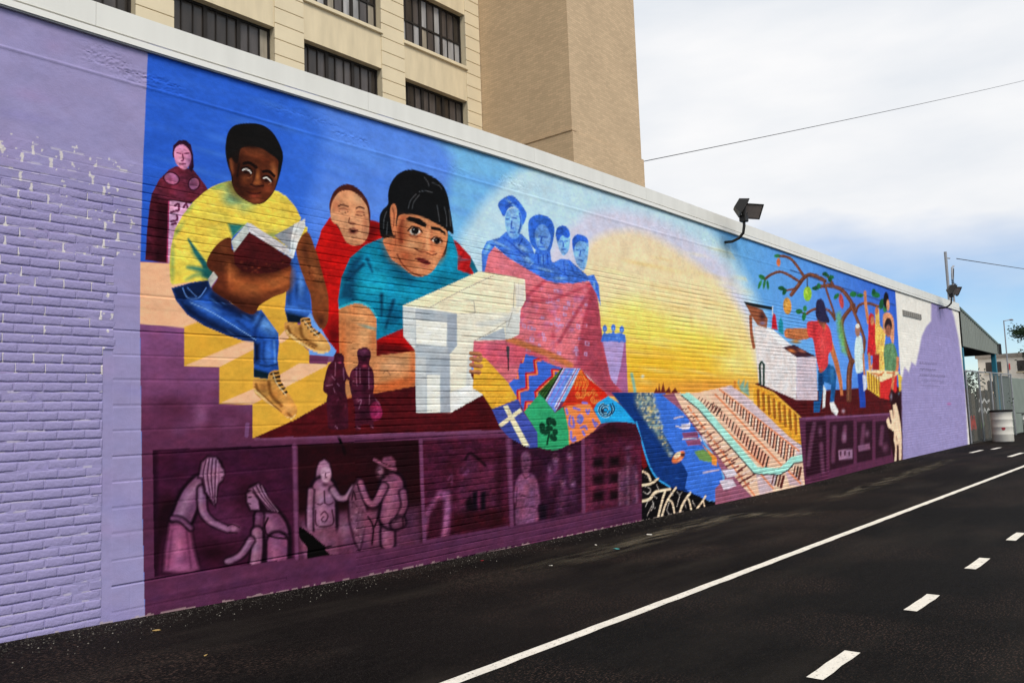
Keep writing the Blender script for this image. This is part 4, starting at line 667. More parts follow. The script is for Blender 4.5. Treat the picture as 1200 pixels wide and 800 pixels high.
    for P in ([(200, 505), (250, 515)], [(230, 520), (260, 500)], [(280, 500), (320, 505)]): line(P, 7, (206, 110, 60), .8, clip='stall')
    line([(318, 500), (306, 600)], 12, (200, 120, 80), 1, clip=None, part='crowd')
    frame(920, 440, 6.156)
    fill([(748, 150), (765, 95), (800, 130), (870, 90), (880, 640), (790, 640), (740, 380), (770, 240)], (46, 10, 18), soft=2, part='hand')
    fill([(776, 212), (800, 200), (818, 265), (834, 355), (842, 480), (838, 610), (820, 610), (815, 510), (808, 612), (788, 614), (794, 520), (783, 462), (786, 404), (742, 372), (728, 322), (746, 298), (760, 350), (768, 340), (752, 252), (772, 248), (784, 316)], (240, 206, 174), part='hand'); fill([(843, 525), (868, 540), (866, 604), (838, 600)], (228, 180, 150), clip='hand'); fill([(806, 500), (818, 498), (822, 640), (804, 640)], (46, 10, 18), soft=1.2, clip='hand'); fill([(760, 352), (784, 330), (786, 400), (750, 378)], (46, 10, 18), .0, clip='hand'); line([(838, 300), (848, 420), (846, 610)], 8, (46, 10, 18), .9, soft=1.2, clip='hand'); blob(765, 150, 10, 30, (150, 150, 170), .8, clip='hand'); blob(820, 120, 8, 24, (90, 150, 170), .7, clip='hand'); line([(808, 470), (800, 440)], 4, (90, 40, 40), .7, clip='hand')
    # ---- archive panels along the foot of the wall
    frame()
    PAN = (('panel1', [(179, 527), (342, 521), (345, 654), (181, 676)], (64, 20, 48)), ('panel2', [(349, 521), (490, 515), (495, 636), (351, 655)], (38, 8, 16)), ('panel3', [(495, 516), (592, 512), (597, 616), (498, 632)], (72, 22, 46)),
           ('panel4', [(600, 512), (628, 520), (662, 522), (681, 512), (681, 600), (602, 616)], (54, 18, 42)), ('panel5', [(685, 512), (700, 503), (715, 494), (745, 494), (751, 505), (752, 588), (686, 600)], (80, 24, 48)))
    for n_, P, c_ in PAN: fill(P, c_, soft=1.6, clip=('archive', 'mural', 'roots'), part=n_)
    def ink(P, w=6, c_=(26, 6, 18), a=.8, cl_=None, soft=1.6): line(P, w, c_, a, soft=soft, clip=cl_)
    def limb(P, w, c_, hi, cl_, taper=0.0, off=-.16):
        line(P, w*1.02+8, (24, 6, 20), .8, soft=3.2, taper=taper, clip=cl_); line(P, w*.82, c_, 1, soft=2.6, taper=taper, clip=cl_)
        line([(x+w*off, y) for x, y in P], w*.26, hi, .75, soft=w/_fr[2]*.45, taper=taper, clip=cl_)
    frame(170, 510, 4.444); c1 = 'panel1'
    for k in range(30): blob(rnd.uniform(50, 770), rnd.uniform(80, 300), rnd.uniform(20, 60), rnd.uniform(8, 24), rnd.choice([(84, 30, 62), (46, 12, 36), (74, 26, 58)]), .5, rot=-4, clip=c1)
    blob(430, 430, 180, 130, (92, 40, 74), .55, clip=c1); blob(110, 400, 60, 90, (36, 8, 18), .9, clip=c1); blob(360, 610, 110, 60, (40, 8, 22), .85, clip=c1); blob(520, 330, 60, 90, (44, 10, 26), .7, clip=c1); line([(60, 60), (760, 48)], 26, (30, 8, 26), .6, soft=5, clip=c1); line([(50, 60), (52, 730)], 26, (30, 8, 26), .6, soft=5, clip=c1)
    MID, HI, DK2 = (112, 66, 100), (164, 120, 150), (26, 6, 20)
    fill([(120, 335), (170, 320), (150, 440), (120, 470), (90, 560), (60, 700), (50, 560), (70, 420)], (34, 8, 22), .8, soft=6, clip=c1)
    limb([(290, 262), (240, 320), (195, 425)], 104, MID, HI, c1)
    fill([(118, 450), (190, 448), (250, 500), (262, 580), (296, 702), (230, 722), (88, 714), (94, 600)], DK2, .8, soft=5, clip=c1)
    fill([(128, 458), (188, 456), (240, 505), (252, 580), (282, 698), (226, 714), (98, 706), (104, 600)], (128, 62, 100), soft=5, clip=c1); blob(170, 580, 34, 110, (176, 100, 142), .85, rot=4, clip=c1); blob(190, 690, 80, 22, (166, 94, 134), .6, clip=c1); line([(215, 490), (240, 690)], 8, (84, 34, 66), .6, soft=3, clip=c1); line([(140, 500), (120, 690)], 8, (88, 38, 70), .5, soft=3, clip=c1)
    limb([(142, 432), (188, 438), (238, 482)], 24, (96, 50, 82), (130, 80, 112), c1)
    limb([(298, 282), (302, 390), (350, 450), (430, 486)], 46, (118, 72, 106), HI, c1, taper=.35); blob(462, 484, 32, 22, (150, 104, 136), .95, clip=c1); ink([(430, 470), (455, 462), (492, 478)], 4, cl_=c1); ink([(440, 505), (480, 506)], 4, cl_=c1)
    fill([(272, 225), (288, 135), (325, 104), (375, 106), (404, 140), (420, 195), (408, 240), (384, 260), (368, 376), (340, 350), (304, 300), (292, 225)], DK2, .85, soft=3, clip=c1)
    fill([(384, 150), (408, 178), (413, 200), (402, 230), (384, 245)], (150, 102, 134), soft=3, clip=c1); fill([(282, 216), (296, 142), (326, 114), (370, 114), (392, 150), (386, 235), (366, 300), (360, 360), (344, 330), (316, 290), (302, 220)], (132, 86, 118), soft=2.5, clip=c1); ink([(396, 188), (404, 190)], 4, cl_=c1); ink([(398, 218), (408, 216)], 4, cl_=c1)
    for k, P in enumerate(([(318, 128), (304, 200), (316, 285)], [(335, 122), (326, 210), (340, 310)], [(352, 122), (346, 220), (354, 330)], [(370, 130), (366, 230), (360, 350)])): ink(P, 4, (58, 22, 48), .9, cl_=c1); ink([(x+8, y) for x, y in P], 4, (176, 132, 160), .7, cl_=c1)
    limb([(640, 430), (685, 500), (688, 650)], 118, (108, 58, 92), (150, 98, 128), c1); limb([(690, 560), (688, 660)], 104, (118, 62, 98), (150, 88, 122), c1); ink([(622, 470), (636, 516), (690, 532), (742, 536)], 8, cl_=c1); ink([(640, 430), (622, 470)], 8, cl_=c1)
    limb([(596, 415), (592, 470)], 44, (96, 48, 80), (124, 74, 104), c1); limb([(584, 505), (582, 600), (572, 690)], 56, (126, 78, 110), HI, c1); limb([(552, 545), (500, 620), (430, 655)], 36, (120, 72, 104), HI, c1, taper=.2); blob(436, 654, 22, 14, (150, 104, 134), .9, clip=c1)
    fill([(522, 300), (540, 262), (590, 240), (626, 275), (650, 340), (700, 405), (640, 402), (600, 400), (545, 395), (524, 350)], DK2, .85, soft=3, clip=c1)
    fill([(532, 300), (556, 288), (590, 340), (596, 385), (552, 385), (532, 345)], (146, 98, 130), soft=2.5, clip=c1); fill([(540, 280), (590, 250), (618, 282), (644, 345), (688, 398), (640, 385), (600, 330), (565, 290)], (128, 82, 114), soft=2.5, clip=c1); ink([(540, 322), (552, 320)], 4, cl_=c1); ink([(536, 352), (550, 356)], 4, cl_=c1)
    for P in ([(562, 276), (600, 330), (655, 388)], [(580, 264), (615, 325), (668, 390)], [(598, 262), (630, 325), (684, 396)]): ink(P, 4, (50, 18, 42), .9, cl_=c1); ink([(x+9, y) for x, y in P], 4, (178, 134, 162), .7, cl_=c1)
    frame(340, 505, 5); c2 = 'panel2'
    blob(300, 200, 160, 120, (54, 10, 20), .8, clip=c2); fill([(40, 500), (350, 470), (760, 440), (780, 700), (40, 760)], (92, 46, 74), .95, soft=12, clip=c2); blob(315, 570, 44, 80, (130, 86, 112), .85, clip=c2); blob(700, 560, 60, 80, (70, 34, 60), .7, clip=c2)
    fill([(140, 320), (148, 220), (166, 176), (200, 156), (236, 184), (250, 250), (252, 330)], DK2, .9, soft=2.5, clip=c2); fill([(148, 316), (156, 225), (172, 182), (200, 164), (230, 190), (242, 250), (244, 318), (220, 325), (175, 325)], (146, 100, 128), soft=2.5, clip=c2)
    limb([(196, 340), (200, 545)], 132, (124, 78, 108), (160, 114, 142), c2, off=-.12); limb([(122, 350), (116, 470), (116, 592)], 34, (130, 84, 114), (160, 116, 142), c2); limb([(252, 345), (285, 388), (330, 386), (372, 328)], 38, (134, 90, 118), (170, 128, 152), c2, taper=.2)
    fill([(180, 226), (208, 208), (234, 222), (236, 275), (214, 302), (186, 282)], (178, 136, 160), sm=True, soft=2.5, clip=c2); blob(206, 312, 20, 12, (70, 28, 50), .7, clip=c2)
    blob(172, 380, 26, 30, (166, 122, 148), .8, clip=c2); blob(228, 382, 22, 30, (158, 112, 140), .8, clip=c2); ink([(200, 350), (204, 420)], 5, cl_=c2); ink([(148, 420), (176, 430), (198, 418), (224, 430), (252, 418)], 5, (60, 24, 44), .8, cl_=c2); ink([(150, 465), (158, 552), (250, 544), (246, 462)], 6, (44, 14, 30), .8, cl_=c2); ink([(180, 490), (202, 470), (222, 498), (204, 530), (184, 518), (196, 500)], 5, (54, 20, 40), .9, cl_=c2)
    for P in ([(186, 242), (202, 240)], [(216, 241), (230, 240)], [(209, 246), (206, 266), (214, 268)], [(198, 284), (222, 282)]): ink(P, 4.5, (60, 22, 44), .95, cl_=c2, soft=1.0)
    fill([(128, 592), (264, 552), (284, 640), (278, 718), (150, 742), (88, 742), (60, 640), (72, 540)], (112, 62, 88), soft=4, clip=c2); blob(190, 620, 40, 40, (140, 86, 112), .7, clip=c2); fill([(50, 560), (120, 600), (200, 668), (245, 670), (205, 690), (232, 732), (110, 750), (100, 680), (60, 630)], (8, 2, 5), sm=True, clip=c2)
    fill([(338, 390), (372, 310), (392, 268), (414, 268), (424, 330), (456, 470), (452, 560), (406, 712), (374, 650), (340, 520)], DK2, .85, soft=3, clip=c2); fill([(346, 392), (380, 310), (396, 280), (408, 280), (416, 340), (446, 470), (442, 560), (405, 690), (380, 640), (350, 520)], (104, 62, 86), soft=3, clip=c2); spatter([(350, 400), (440, 470), (440, 560), (400, 690), (360, 560)], [(58, 24, 42), (150, 106, 130), (84, 46, 66)], 46, .8, 2.6, 13, clip=c2); ink([(362, 400), (372, 350), (384, 400)], 6, cl_=c2); ink([(398, 300), (402, 340)], 8, cl_=c2)
    fill([(436, 470), (535, 465), (525, 665), (490, 668), (482, 560), (462, 668), (430, 640)], (112, 60, 86), soft=4, clip=c2); ink([(455, 500), (486, 560), (478, 660)], 8, cl_=c2); ink([(520, 490), (494, 560)], 8, cl_=c2)
    limb([(586, 480), (572, 580), (572, 655)], 74, (116, 62, 90), (148, 90, 118), c2); limb([(596, 312), (604, 400), (590, 500)], 128, (118, 62, 90), (156, 94, 122), c2); limb([(548, 325), (500, 415), (455, 410), (412, 300)], 44, (124, 68, 96), (158, 98, 126), c2, taper=.3); limb([(660, 360), (668, 440), (628, 520)], 40, (116, 60, 88), (144, 86, 114), c2, taper=.3); limb([(620, 545), (645, 530)], 60, (84, 42, 64), (116, 70, 94), c2); ink([(615, 520), (655, 505), (660, 560)], 5, cl_=c2)
    blob(586, 268, 30, 26, (110, 58, 84), .95, clip=c2); blob(528, 236, 26, 36, (150, 100, 126), 1, clip=c2); blob(546, 268, 16, 16, (24, 6, 14), .9, clip=c2); fill([(545, 205), (572, 205), (578, 260), (556, 262)], (40, 12, 24), .8, soft=3, clip=c2); line([(492, 168), (530, 186), (580, 214), (616, 222)], 15, (138, 76, 102), .95, soft=1.8, clip=c2); fill([(530, 178), (548, 154), (590, 146), (618, 172), (614, 212), (575, 208)], (122, 64, 90), soft=3, clip=c2); line([(535, 180), (575, 200), (612, 208)], 5, (48, 16, 30), .8, clip=c2); ink([(514, 226), (528, 224)], 5, cl_=c2); ink([(506, 250), (518, 252)], 5, cl_=c2)
    line([(280, 25), (300, 70)], 14, (12, 4, 8), 1, clip=('archive', c2)); ink([(310, 90), (320, 130)], 16, (18, 4, 10), .6, cl_=c2)
    frame(485, 500, 5.333); c3 = 'panel3'
    for k in range(40): blob(rnd.uniform(60, 590), rnd.uniform(80, 620), rnd.uniform(30, 90), rnd.uniform(6, 14), rnd.choice([(92, 36, 64), (54, 14, 28), (82, 24, 52)]), .5, rot=-3, clip=c3)
    fill([(240, 540), (580, 500), (580, 620), (230, 680)], (52, 10, 20), .85, soft=10, clip=c3); fill([(280, 260), (350, 165), (440, 240), (520, 200), (545, 240), (530, 500), (270, 530)], (84, 32, 58), .8, soft=6, clip=c3)
    ink([(320, 200), (358, 165), (445, 240)], 14, (34, 8, 22), .8, cl_=c3); fill([(510, 150), (550, 160), (545, 480), (515, 500)], (40, 8, 20), .7, soft=8, clip=c3)
    for x in (380, 432): fill([(x-14, 410), (x+14, 400), (x+14, 515), (x-14, 522)], (22, 10, 24), soft=3, clip=c3)
    fill([(320, 470), (350, 430), (390, 520), (330, 525)], (26, 8, 20), soft=4, clip=c3); spatter([(280, 260), (390, 240), (380, 300), (290, 310)], [(110, 56, 96), (60, 18, 40)], 20, 1, 3, 14, clip=c3)
    fill([(150, 400), (220, 395), (235, 440), (215, 690), (165, 690), (180, 520), (80, 560), (60, 540), (120, 450)], (122, 64, 102), soft=5, clip=c3); fill([(100, 530), (170, 440), (190, 470), (160, 690), (75, 700), (85, 600)], (52, 14, 30), .9, soft=6, clip=c3); fill([(50, 530), (95, 540), (75, 700), (55, 700)], (112, 56, 88), soft=4, clip=c3); line([(210, 430), (205, 560), (185, 690)], 16, (142, 82, 118), .7, soft=4, clip=c3); line([(215, 330), (235, 300), (235, 360)], 8, (116, 62, 104), .7, soft=3, clip=c3)
    frame(590, 490, 5.333); c4 = 'panel4'
    for k in range(30): blob(rnd.uniform(50, 480), rnd.uniform(170, 620), rnd.uniform(20, 60), rnd.uniform(6, 12), rnd.choice([(68, 24, 50), (44, 14, 40), (74, 26, 52)]), .5, rot=-3, clip=c4)
    fill([(110, 350), (180, 350), (212, 400), (228, 520), (210, 560), (215, 640), (80, 665), (75, 540), (62, 500), (80, 390)], (118, 66, 100), sm=True, soft=3, clip=c4); fill([(108, 250), (118, 215), (140, 205), (165, 225), (168, 290), (145, 350), (118, 330)], (104, 58, 88), sm=True, soft=3, clip=c4); blob(140, 230, 24, 12, (136, 88, 118), .7, clip=c4); blob(140, 440, 44, 80, (136, 82, 116), .7, clip=c4); blob(150, 600, 44, 40, (130, 76, 110), .7, clip=c4)
    for P in ([(120, 350), (140, 372), (170, 350)], [(90, 470), (150, 490), (210, 480)], [(80, 560), (150, 550), (210, 560)], [(128, 265), (134, 264)], [(148, 265), (156, 264)], [(130, 310), (152, 310)], [(85, 430), (78, 540)]): ink(P, 4, (50, 18, 40), .7, cl_=c4)
    fill([(222, 540), (268, 540), (270, 625), (225, 632)], (26, 12, 28), soft=4, clip=c4)
    for x, y, w, h_ in ((325, 255, 20, 36), (415, 230, 18, 36), (288, 310, 14, 26), (370, 400, 18, 30), (432, 400, 18, 30)):
        blob(x, y+80, w*1.8, 90, (94, 44, 78), .85, clip=c4); blob(x, y, w, h_, (136, 86, 118), 1, clip=c4); blob(x, y-h_*.6, w*.9, h_*.35, (40, 12, 30), .8, clip=c4); ink([(x-8, y-2), (x+8, y-2)], 4, (44, 14, 34), .7, cl_=c4)
    fill([(340, 470), (390, 440), (380, 600), (330, 610)], (104, 54, 88), .6, soft=8, clip=c4)
    c5 = 'panel5'
    fill([(500, 120), (570, 110), (560, 580), (500, 590)], (98, 36, 62), .8, soft=4, clip=c5)
    for r_ in range(3):
        for q in range(2): fill([(560+q*105, 250+r_*105-q*8), (625+q*100, 246+r_*105-q*8), (620+q*100, 300+r_*105-q*8), (560+q*105, 304+r_*105-q*8)], (30, 8, 18), soft=5, clip=c5)
        line([(560, 325+r_*105), (720, 312+r_*105)], 14, (106, 42, 66), .6, soft=4, clip=c5)
    fill([(590, 60), (650, 30), (840, 40), (840, 110), (560, 120)], (44, 10, 22), .7, soft=12, clip=c5)
    fill([(720, 330), (760, 290), (820, 290), (840, 360), (840, 560), (720, 575)], (100, 56, 84), soft=6, clip=c5); blob(780, 255, 22, 40, (104, 58, 86), .9, clip=c5); blob(778, 185, 30, 16, (112, 66, 94), .8, rot=-20, clip=c5); fill([(752, 300), (820, 290), (815, 560), (760, 570)], (64, 26, 50), .6, soft=8, clip=c5); line([(775, 300), (780, 560)], 10, (126, 84, 108), .7, soft=3, clip=c5); line([(722, 340), (726, 570)], 7, (130, 84, 112), .7, soft=3, clip=c5); line([(830, 340), (832, 560)], 6, (124, 78, 106), .7, soft=3, clip=c5)
    # posts between the panels
    frame()
    for P in ([(345, 521), (348, 654)], [(493, 515), (497, 634)], [(596, 512), (600, 616)], [(683, 510), (684, 600)]): line(P, 3, (112, 60, 96), .8, soft=1.4, clip=('archive', 'panel1', 'panel2', 'panel3', 'panel4', 'panel5'))
    line([(300, 513.5), (480, 508), (592, 504)], 4, (122, 72, 108), .7, soft=2.5, clip='archive')
    for k in range(50):
        x = rnd.uniform(175, 745); blob(x, 722-(x-170)*.19-rnd.uniform(6, 26), rnd.uniform(20, 60), rnd.uniform(2, 4), rnd.choice([(110, 56, 92), (82, 38, 70), (70, 34, 66)]), .4, rot=-11, clip='archive')
    # couple with a bundle, laid over the steps and the floor
    frame(370, 395, 6.667); c6 = 'couple'
    fill([(140, 180), (150, 130), (190, 120), (220, 150), (222, 200), (240, 270), (275, 330), (300, 345), (290, 370), (240, 330), (232, 420), (250, 500), (255, 660), (240, 715), (110, 715), (95, 660), (85, 500), (90, 450), (58, 410), (75, 300), (100, 220)], (66, 18, 36), sm=True, part=c6)
    fill([(320, 120), (345, 88), (395, 80), (425, 110), (428, 150), (416, 210), (445, 260), (456, 360), (450, 450), (500, 520), (520, 590), (500, 640), (450, 660), (455, 700), (430, 715), (410, 680), (350, 690), (350, 715), (310, 720), (305, 560), (275, 430), (262, 340), (280, 260), (330, 210)], (70, 20, 40), sm=True, part=c6)
    fill([(430, 530), (480, 500), (516, 560), (518, 610), (490, 645), (440, 640), (420, 580)], (134, 30, 72), sm=True, soft=2, clip=c6); blob(488, 570, 18, 40, (176, 60, 110), .6, clip=c6); spatter([(440, 530), (490, 520), (510, 600), (450, 630)], [(84, 12, 40), (196, 84, 130)], 16, .6, 1.4, 15, clip=c6)
    blob(188, 172, 26, 30, (86, 26, 50), .9, clip=c6); blob(382, 225, 24, 12, (176, 60, 86), .8, clip=c6); blob(190, 200, 14, 6, (170, 60, 90), .8, clip=c6); blob(372, 118, 48, 30, (112, 50, 80), .9, clip=c6); line([(322, 146), (372, 156), (426, 148)], 9, (40, 10, 24), .9, clip=c6); blob(105, 340, 30, 50, (96, 48, 70), .7, rot=20, clip=c6); blob(170, 560, 40, 90, (44, 10, 24), .8, clip=c6); blob(300, 330, 26, 60, (92, 34, 58), .7, clip=c6); blob(430, 340, 16, 60, (92, 34, 58), .7, clip=c6); blob(380, 380, 26, 90, (40, 10, 24), .7, clip=c6); blob(380, 600, 50, 60, (60, 16, 34), .6, clip=c6); blob(325, 490, 18, 18, (120, 60, 84), .7, clip=c6); blob(378, 180, 24, 12, (30, 8, 20), .9, clip=c6)
    for P in ([(155, 200), (152, 300)], [(215, 240), (222, 330)], [(120, 300), (150, 330)], [(80, 380), (130, 370)], [(140, 400), (150, 430)], [(318, 240), (316, 340), (322, 380)], [(345, 240), (345, 360)], [(412, 240), (414, 400)], [(330, 500), (355, 490), (335, 560)], [(420, 450), (418, 520)], [(460, 470), (500, 530)], [(290, 340), (305, 350)], [(150, 690), (170, 712)], [(320, 700), (345, 712)], [(425, 690), (445, 705)], [(165, 360), (185, 380)]): line(P, 4.5, (164, 112, 138), .7, soft=1.2, clip=c6)
    for k in range(26): blob(rnd.uniform(80, 450), rnd.uniform(240, 690), rnd.uniform(8, 26), rnd.uniform(4, 9), rnd.choice([(84, 34, 60), (34, 8, 22), (98, 48, 74)]), .5, rot=rnd.uniform(40, 120), clip=c6)
    # ---- plain wall beyond the mural: lilac patch with a faint handwritten list
    frame()
    PATCH = [(1056, 448), (1060, 430), (1065, 436), (1068, 424), (1073, 428), (1077, 410), (1080, 394), (1085, 383), (1091, 376), (1091, 357), (1092, 350), (1113, 356), (1118, 372), (1123, 396), (1127, 424), (1131, 455), (1136, 560), (1058, 560)]
    for k in range(1): fill(PATCH, (151, 141, 190), soft=2.2, clip=None)
    fill([(1047, 320), (1049, 342), (1055, 440), (1061, 537), (1062, 570), (1030, 570), (1030, 320)], (0, 0, 0), 0)
    for j, (y, x0, x1) in enumerate(((426, 1078, 1098), (433, 1078, 1096), (440, 1078, 1106), (446, 1080, 1104), (452, 1079, 1100))):
        x = x0
        while x < x1:
            w_ = rnd.uniform(1.0, 2.6); line([(x, y+(x-x0)*.06), (x+w_*.4, y-1.6+(x-x0)*.06), (x+w_, y+(x-x0)*.06)], .8, (112, 104, 140), .7 if j < 3 else .35); x += w_+rnd.uniform(.5, 1.4)
    blob(1112, 473, 2.6, 1.6, (176, 90, 150), .8)
paint_mural()
# outside the mural's own edges the wall keeps its plain paint
_el = np.interp(PY, [p[1] for p in EDGE_L], [p[0] for p in EDGE_L]); _er = np.interp(PY, [320, 342, 440, 537, 570], [1047.5, 1049, 1055, 1061, 1063])
_out = (PX < _el-.6) | (PX > _er+.6)
PID[_out] = -1
# dry brush texture: every figure was rolled and scumbled onto rough brick
_fine = vnoise(VX, VZ*2.2, 17, 41)*.45+vnoise(VX, VZ*1.7, 43, 42)*.35+vnoise(VX, VZ, 6, 43)*.4-.6
_warm = vnoise(VX, VZ*1.5, 9, 44)-.5
_amp = np.full(len(PART)+1, .16); _amp[-1] = .05
for _k, _v in dict(mural=.10, glow=.10, boy=.26, girl=.26, redman=.26, shawl=.45, cloth=.26, bluefolk=.42, couple=.4, archive=.16, panel1=.26, panel2=.28, panel3=.45, panel4=.45, panel5=.45, deck=.3, machine=.10, quilt=.2, sea=.2, map=.16, stairs=.10, vendor=.3, crowd=.35, tree=.3).items(): _amp[PART[_k]] = _v
_a = _amp[PID]
COL *= (1+_a*1.5*_fine)[:, None]
COL *= 1+_a[:, None]*.35*_warm[:, None]*np.array((1.0, -.1, -.7))
np.clip(COL, 0, 255, out=COL)

# ------------------------------------------------------------------ low building that carries the mural
M_PAINT = mat('wall_paint', (1, 1, 1, 1), rough=.8, spec=.06, n_scale=3.2, n_amt=.07, bump=.2, b_scale=90, attr='paint')
M_LILAC = None
low = empty('low_building', (0, WY, 0), label='low flat-roofed brick building with a long colourful mural on its lilac side wall', cat='building')

H = relief(VX, VZ)
zone = is_single_brick_zone(VX, VZ) & (PID < 0)
_hr = np.floor(VZ/CH); _ho = bond_shift(_hr); _hf = np.abs(((VX+_ho)/BL+.5) % 1-.5)*BL; _ht = VZ/CH-_hr
H = np.where(zone, np.where((_hf < .012) & (_ht > .14), -.0012-.0022*hash2(np.round((VX+_ho)/BL), _hr, 51), -.0058+.0045*sstep(.35, .8, vnoise(VX, VZ*3, 3.5, 52)))+vnoise(VX, VZ, 30, 9)*.002, H)
# flaked spots where pale mortar shows through the lilac paint, mostly at the upright joints
_r = np.floor(VZ/CH); _u = (VX+(_r % 2)*BL*.5+(hash2(_r, _r*0+3)-.5)*.05)/BL; _b = np.floor(_u); _f = (_u-_b)*BL; _f = np.minimum(_f, BL-_f)
_fl = vnoise(VX, VZ, 55, 19)
flake = (hash2(np.round(_u), _r, 11) > .72) & (_f < .003+.015*_fl) & (VZ > 2.0) & (VZ < BEAM+.05) & (VX < 3.6) & (PID < 0) & ~in_doorway(VX, VZ)
flake |= (vnoise(VX, VZ, 26, 12)*.6+_fl*.4 > .78) & (vnoise(VX, VZ, 2.2, 13) > .45) & (VZ > 2.0) & (VZ < 4.05) & (VX < 3.5) & (PID < 0) & ~in_doorway(VX, VZ)
_wear = (vnoise(VX, VZ*6, 14, 61) > .62) & (VZ/CH-np.floor(VZ/CH) < .16) & (VX < 3.6) & (VZ < 4.0) & (PID < 0) & ~in_doorway(VX, VZ)
COL[_wear] = COL[_wear]*.5+np.array((206, 200, 206))*.5
COL[flake] = COL[flake]*.25+np.array((226, 220, 206))*.75
# scuffed, slightly bare line at the very foot of the wall
g_ = VZ-gutter_z(VX); foot = (g_ < .004+.020*vnoise(VX, VZ*0, 30, 15)) & (vnoise(VX, VZ*0, 21, 16) > .42) & (VX < 13)
COL[foot] = COL[foot]*.4+np.array((190, 172, 160))*.6
LINC = s2l(np.clip(COL, 0, 255)); _lum = LINC.mean(1, keepdims=True); LINC = np.clip(LINC*1.07*(1-.40*np.exp(-_lum*22)), .001, .9)
NRM = np.zeros((len(VX), 3))
for xs, zs, k0 in GRIDS:
    n_ = len(xs)*len(zs); h = H[k0:k0+n_].reshape(len(xs), len(zs))
    hx = np.gradient(h, xs, axis=0); hz_ = np.gradient(h, zs, axis=1)
    nn = np.stack([-hx, -np.ones_like(h), -hz_], -1); nn /= np.linalg.norm(nn, axis=-1, keepdims=True)
    NRM[k0:k0+n_] = nn.reshape(-1, 3)
VERT = np.stack([VX, -H, VZ], 1)           # local to the building: wall plane at y = 0
QUADS = []
for xs, zs, k0 in GRIDS:
    a = np.arange(len(xs)-1); b = np.arange(len(zs)-1); A, B = np.meshgrid(a, b, indexing='ij'); q = k0+A*len(zs)+B
    QUADS.append(np.stack([q, q+len(zs), q+len(zs)+1, q+1], -1).reshape(-1, 4))
QUADS = np.concatenate(QUADS)
QP = PID[QUADS[:, 0]]
def wall_part(name, ids, parent, material, **k):
    q = QUADS[np.isin(QP, ids)]
    if not len(q): return None
    u, inv = np.unique(q.ravel(), return_inverse=True); nv, nf = len(u), len(q)
    m = bpy.data.meshes.new(name); m.vertices.add(nv); m.loops.add(nf*4); m.polygons.add(nf)
    m.vertices.foreach_set('co', VERT[u].astype(np.float32).ravel()); m.loops.foreach_set('vertex_index', inv.astype(np.int32).ravel())
    m.polygons.foreach_set('loop_start', np.arange(0, nf*4, 4, dtype=np.int32)); m.polygons.foreach_set('use_smooth', np.ones(nf, bool))
    m.update(calc_edges=True)
    ca = m.color_attributes.new('paint', 'FLOAT_COLOR', 'POINT'); rgba = np.ones((nv, 4), np.float32); rgba[:, :3] = LINC[u]; ca.data.foreach_set('color', rgba.ravel())
    m.normals_split_custom_set_from_vertices(NRM[u].astype(np.float32))
    m.materials.append(material)
    return link(bpy.data.objects.new(name, m), parent=parent, **k)
def split_ids(key):
    """number the separate patches of one painted subject"""
    q = QUADS[QP == PART[key]]; u, inv = np.unique(q.ravel(), return_inverse=True); inv = inv.reshape(-1, 4); lab = np.arange(len(u))
    while True:
        mn = lab[inv].min(1); new = lab.copy(); np.minimum.at(new, inv.ravel(), np.repeat(mn, 4)); new = new[new]
        if (new == lab).all(): break
        lab = new
    return lab[inv[:, 0]], np.nonzero(QP == PART[key])[0]
EXTRA = {}
for key in ('mural', 'archive', 'deck'):
    lb, where = split_ids(key); vals, cnt = np.unique(lb, return_counts=True); order = np.argsort(-cnt); EXTRA[key] = []
    for rank, oi in enumerate(order[1:]):
        if cnt[oi] < 80 or rank > 8:
            wh = where[lb == vals[oi]]; QP[wh] = QP[wh.min()-1]; continue
        nid = 100+sum(len(v) for v in EXTRA.values()); QP[where[lb == vals[oi]]] = nid; EXTRA[key].append(nid)
wall_part('brickwork', [-1], low, M_PAINT, kind='stuff', label='plain painted brickwork, lilac with bare white patches beyond the mural')
mural = wall_part('mural', [0], low, M_PAINT, label='mural painted straight onto the brick, blue sky and figures')
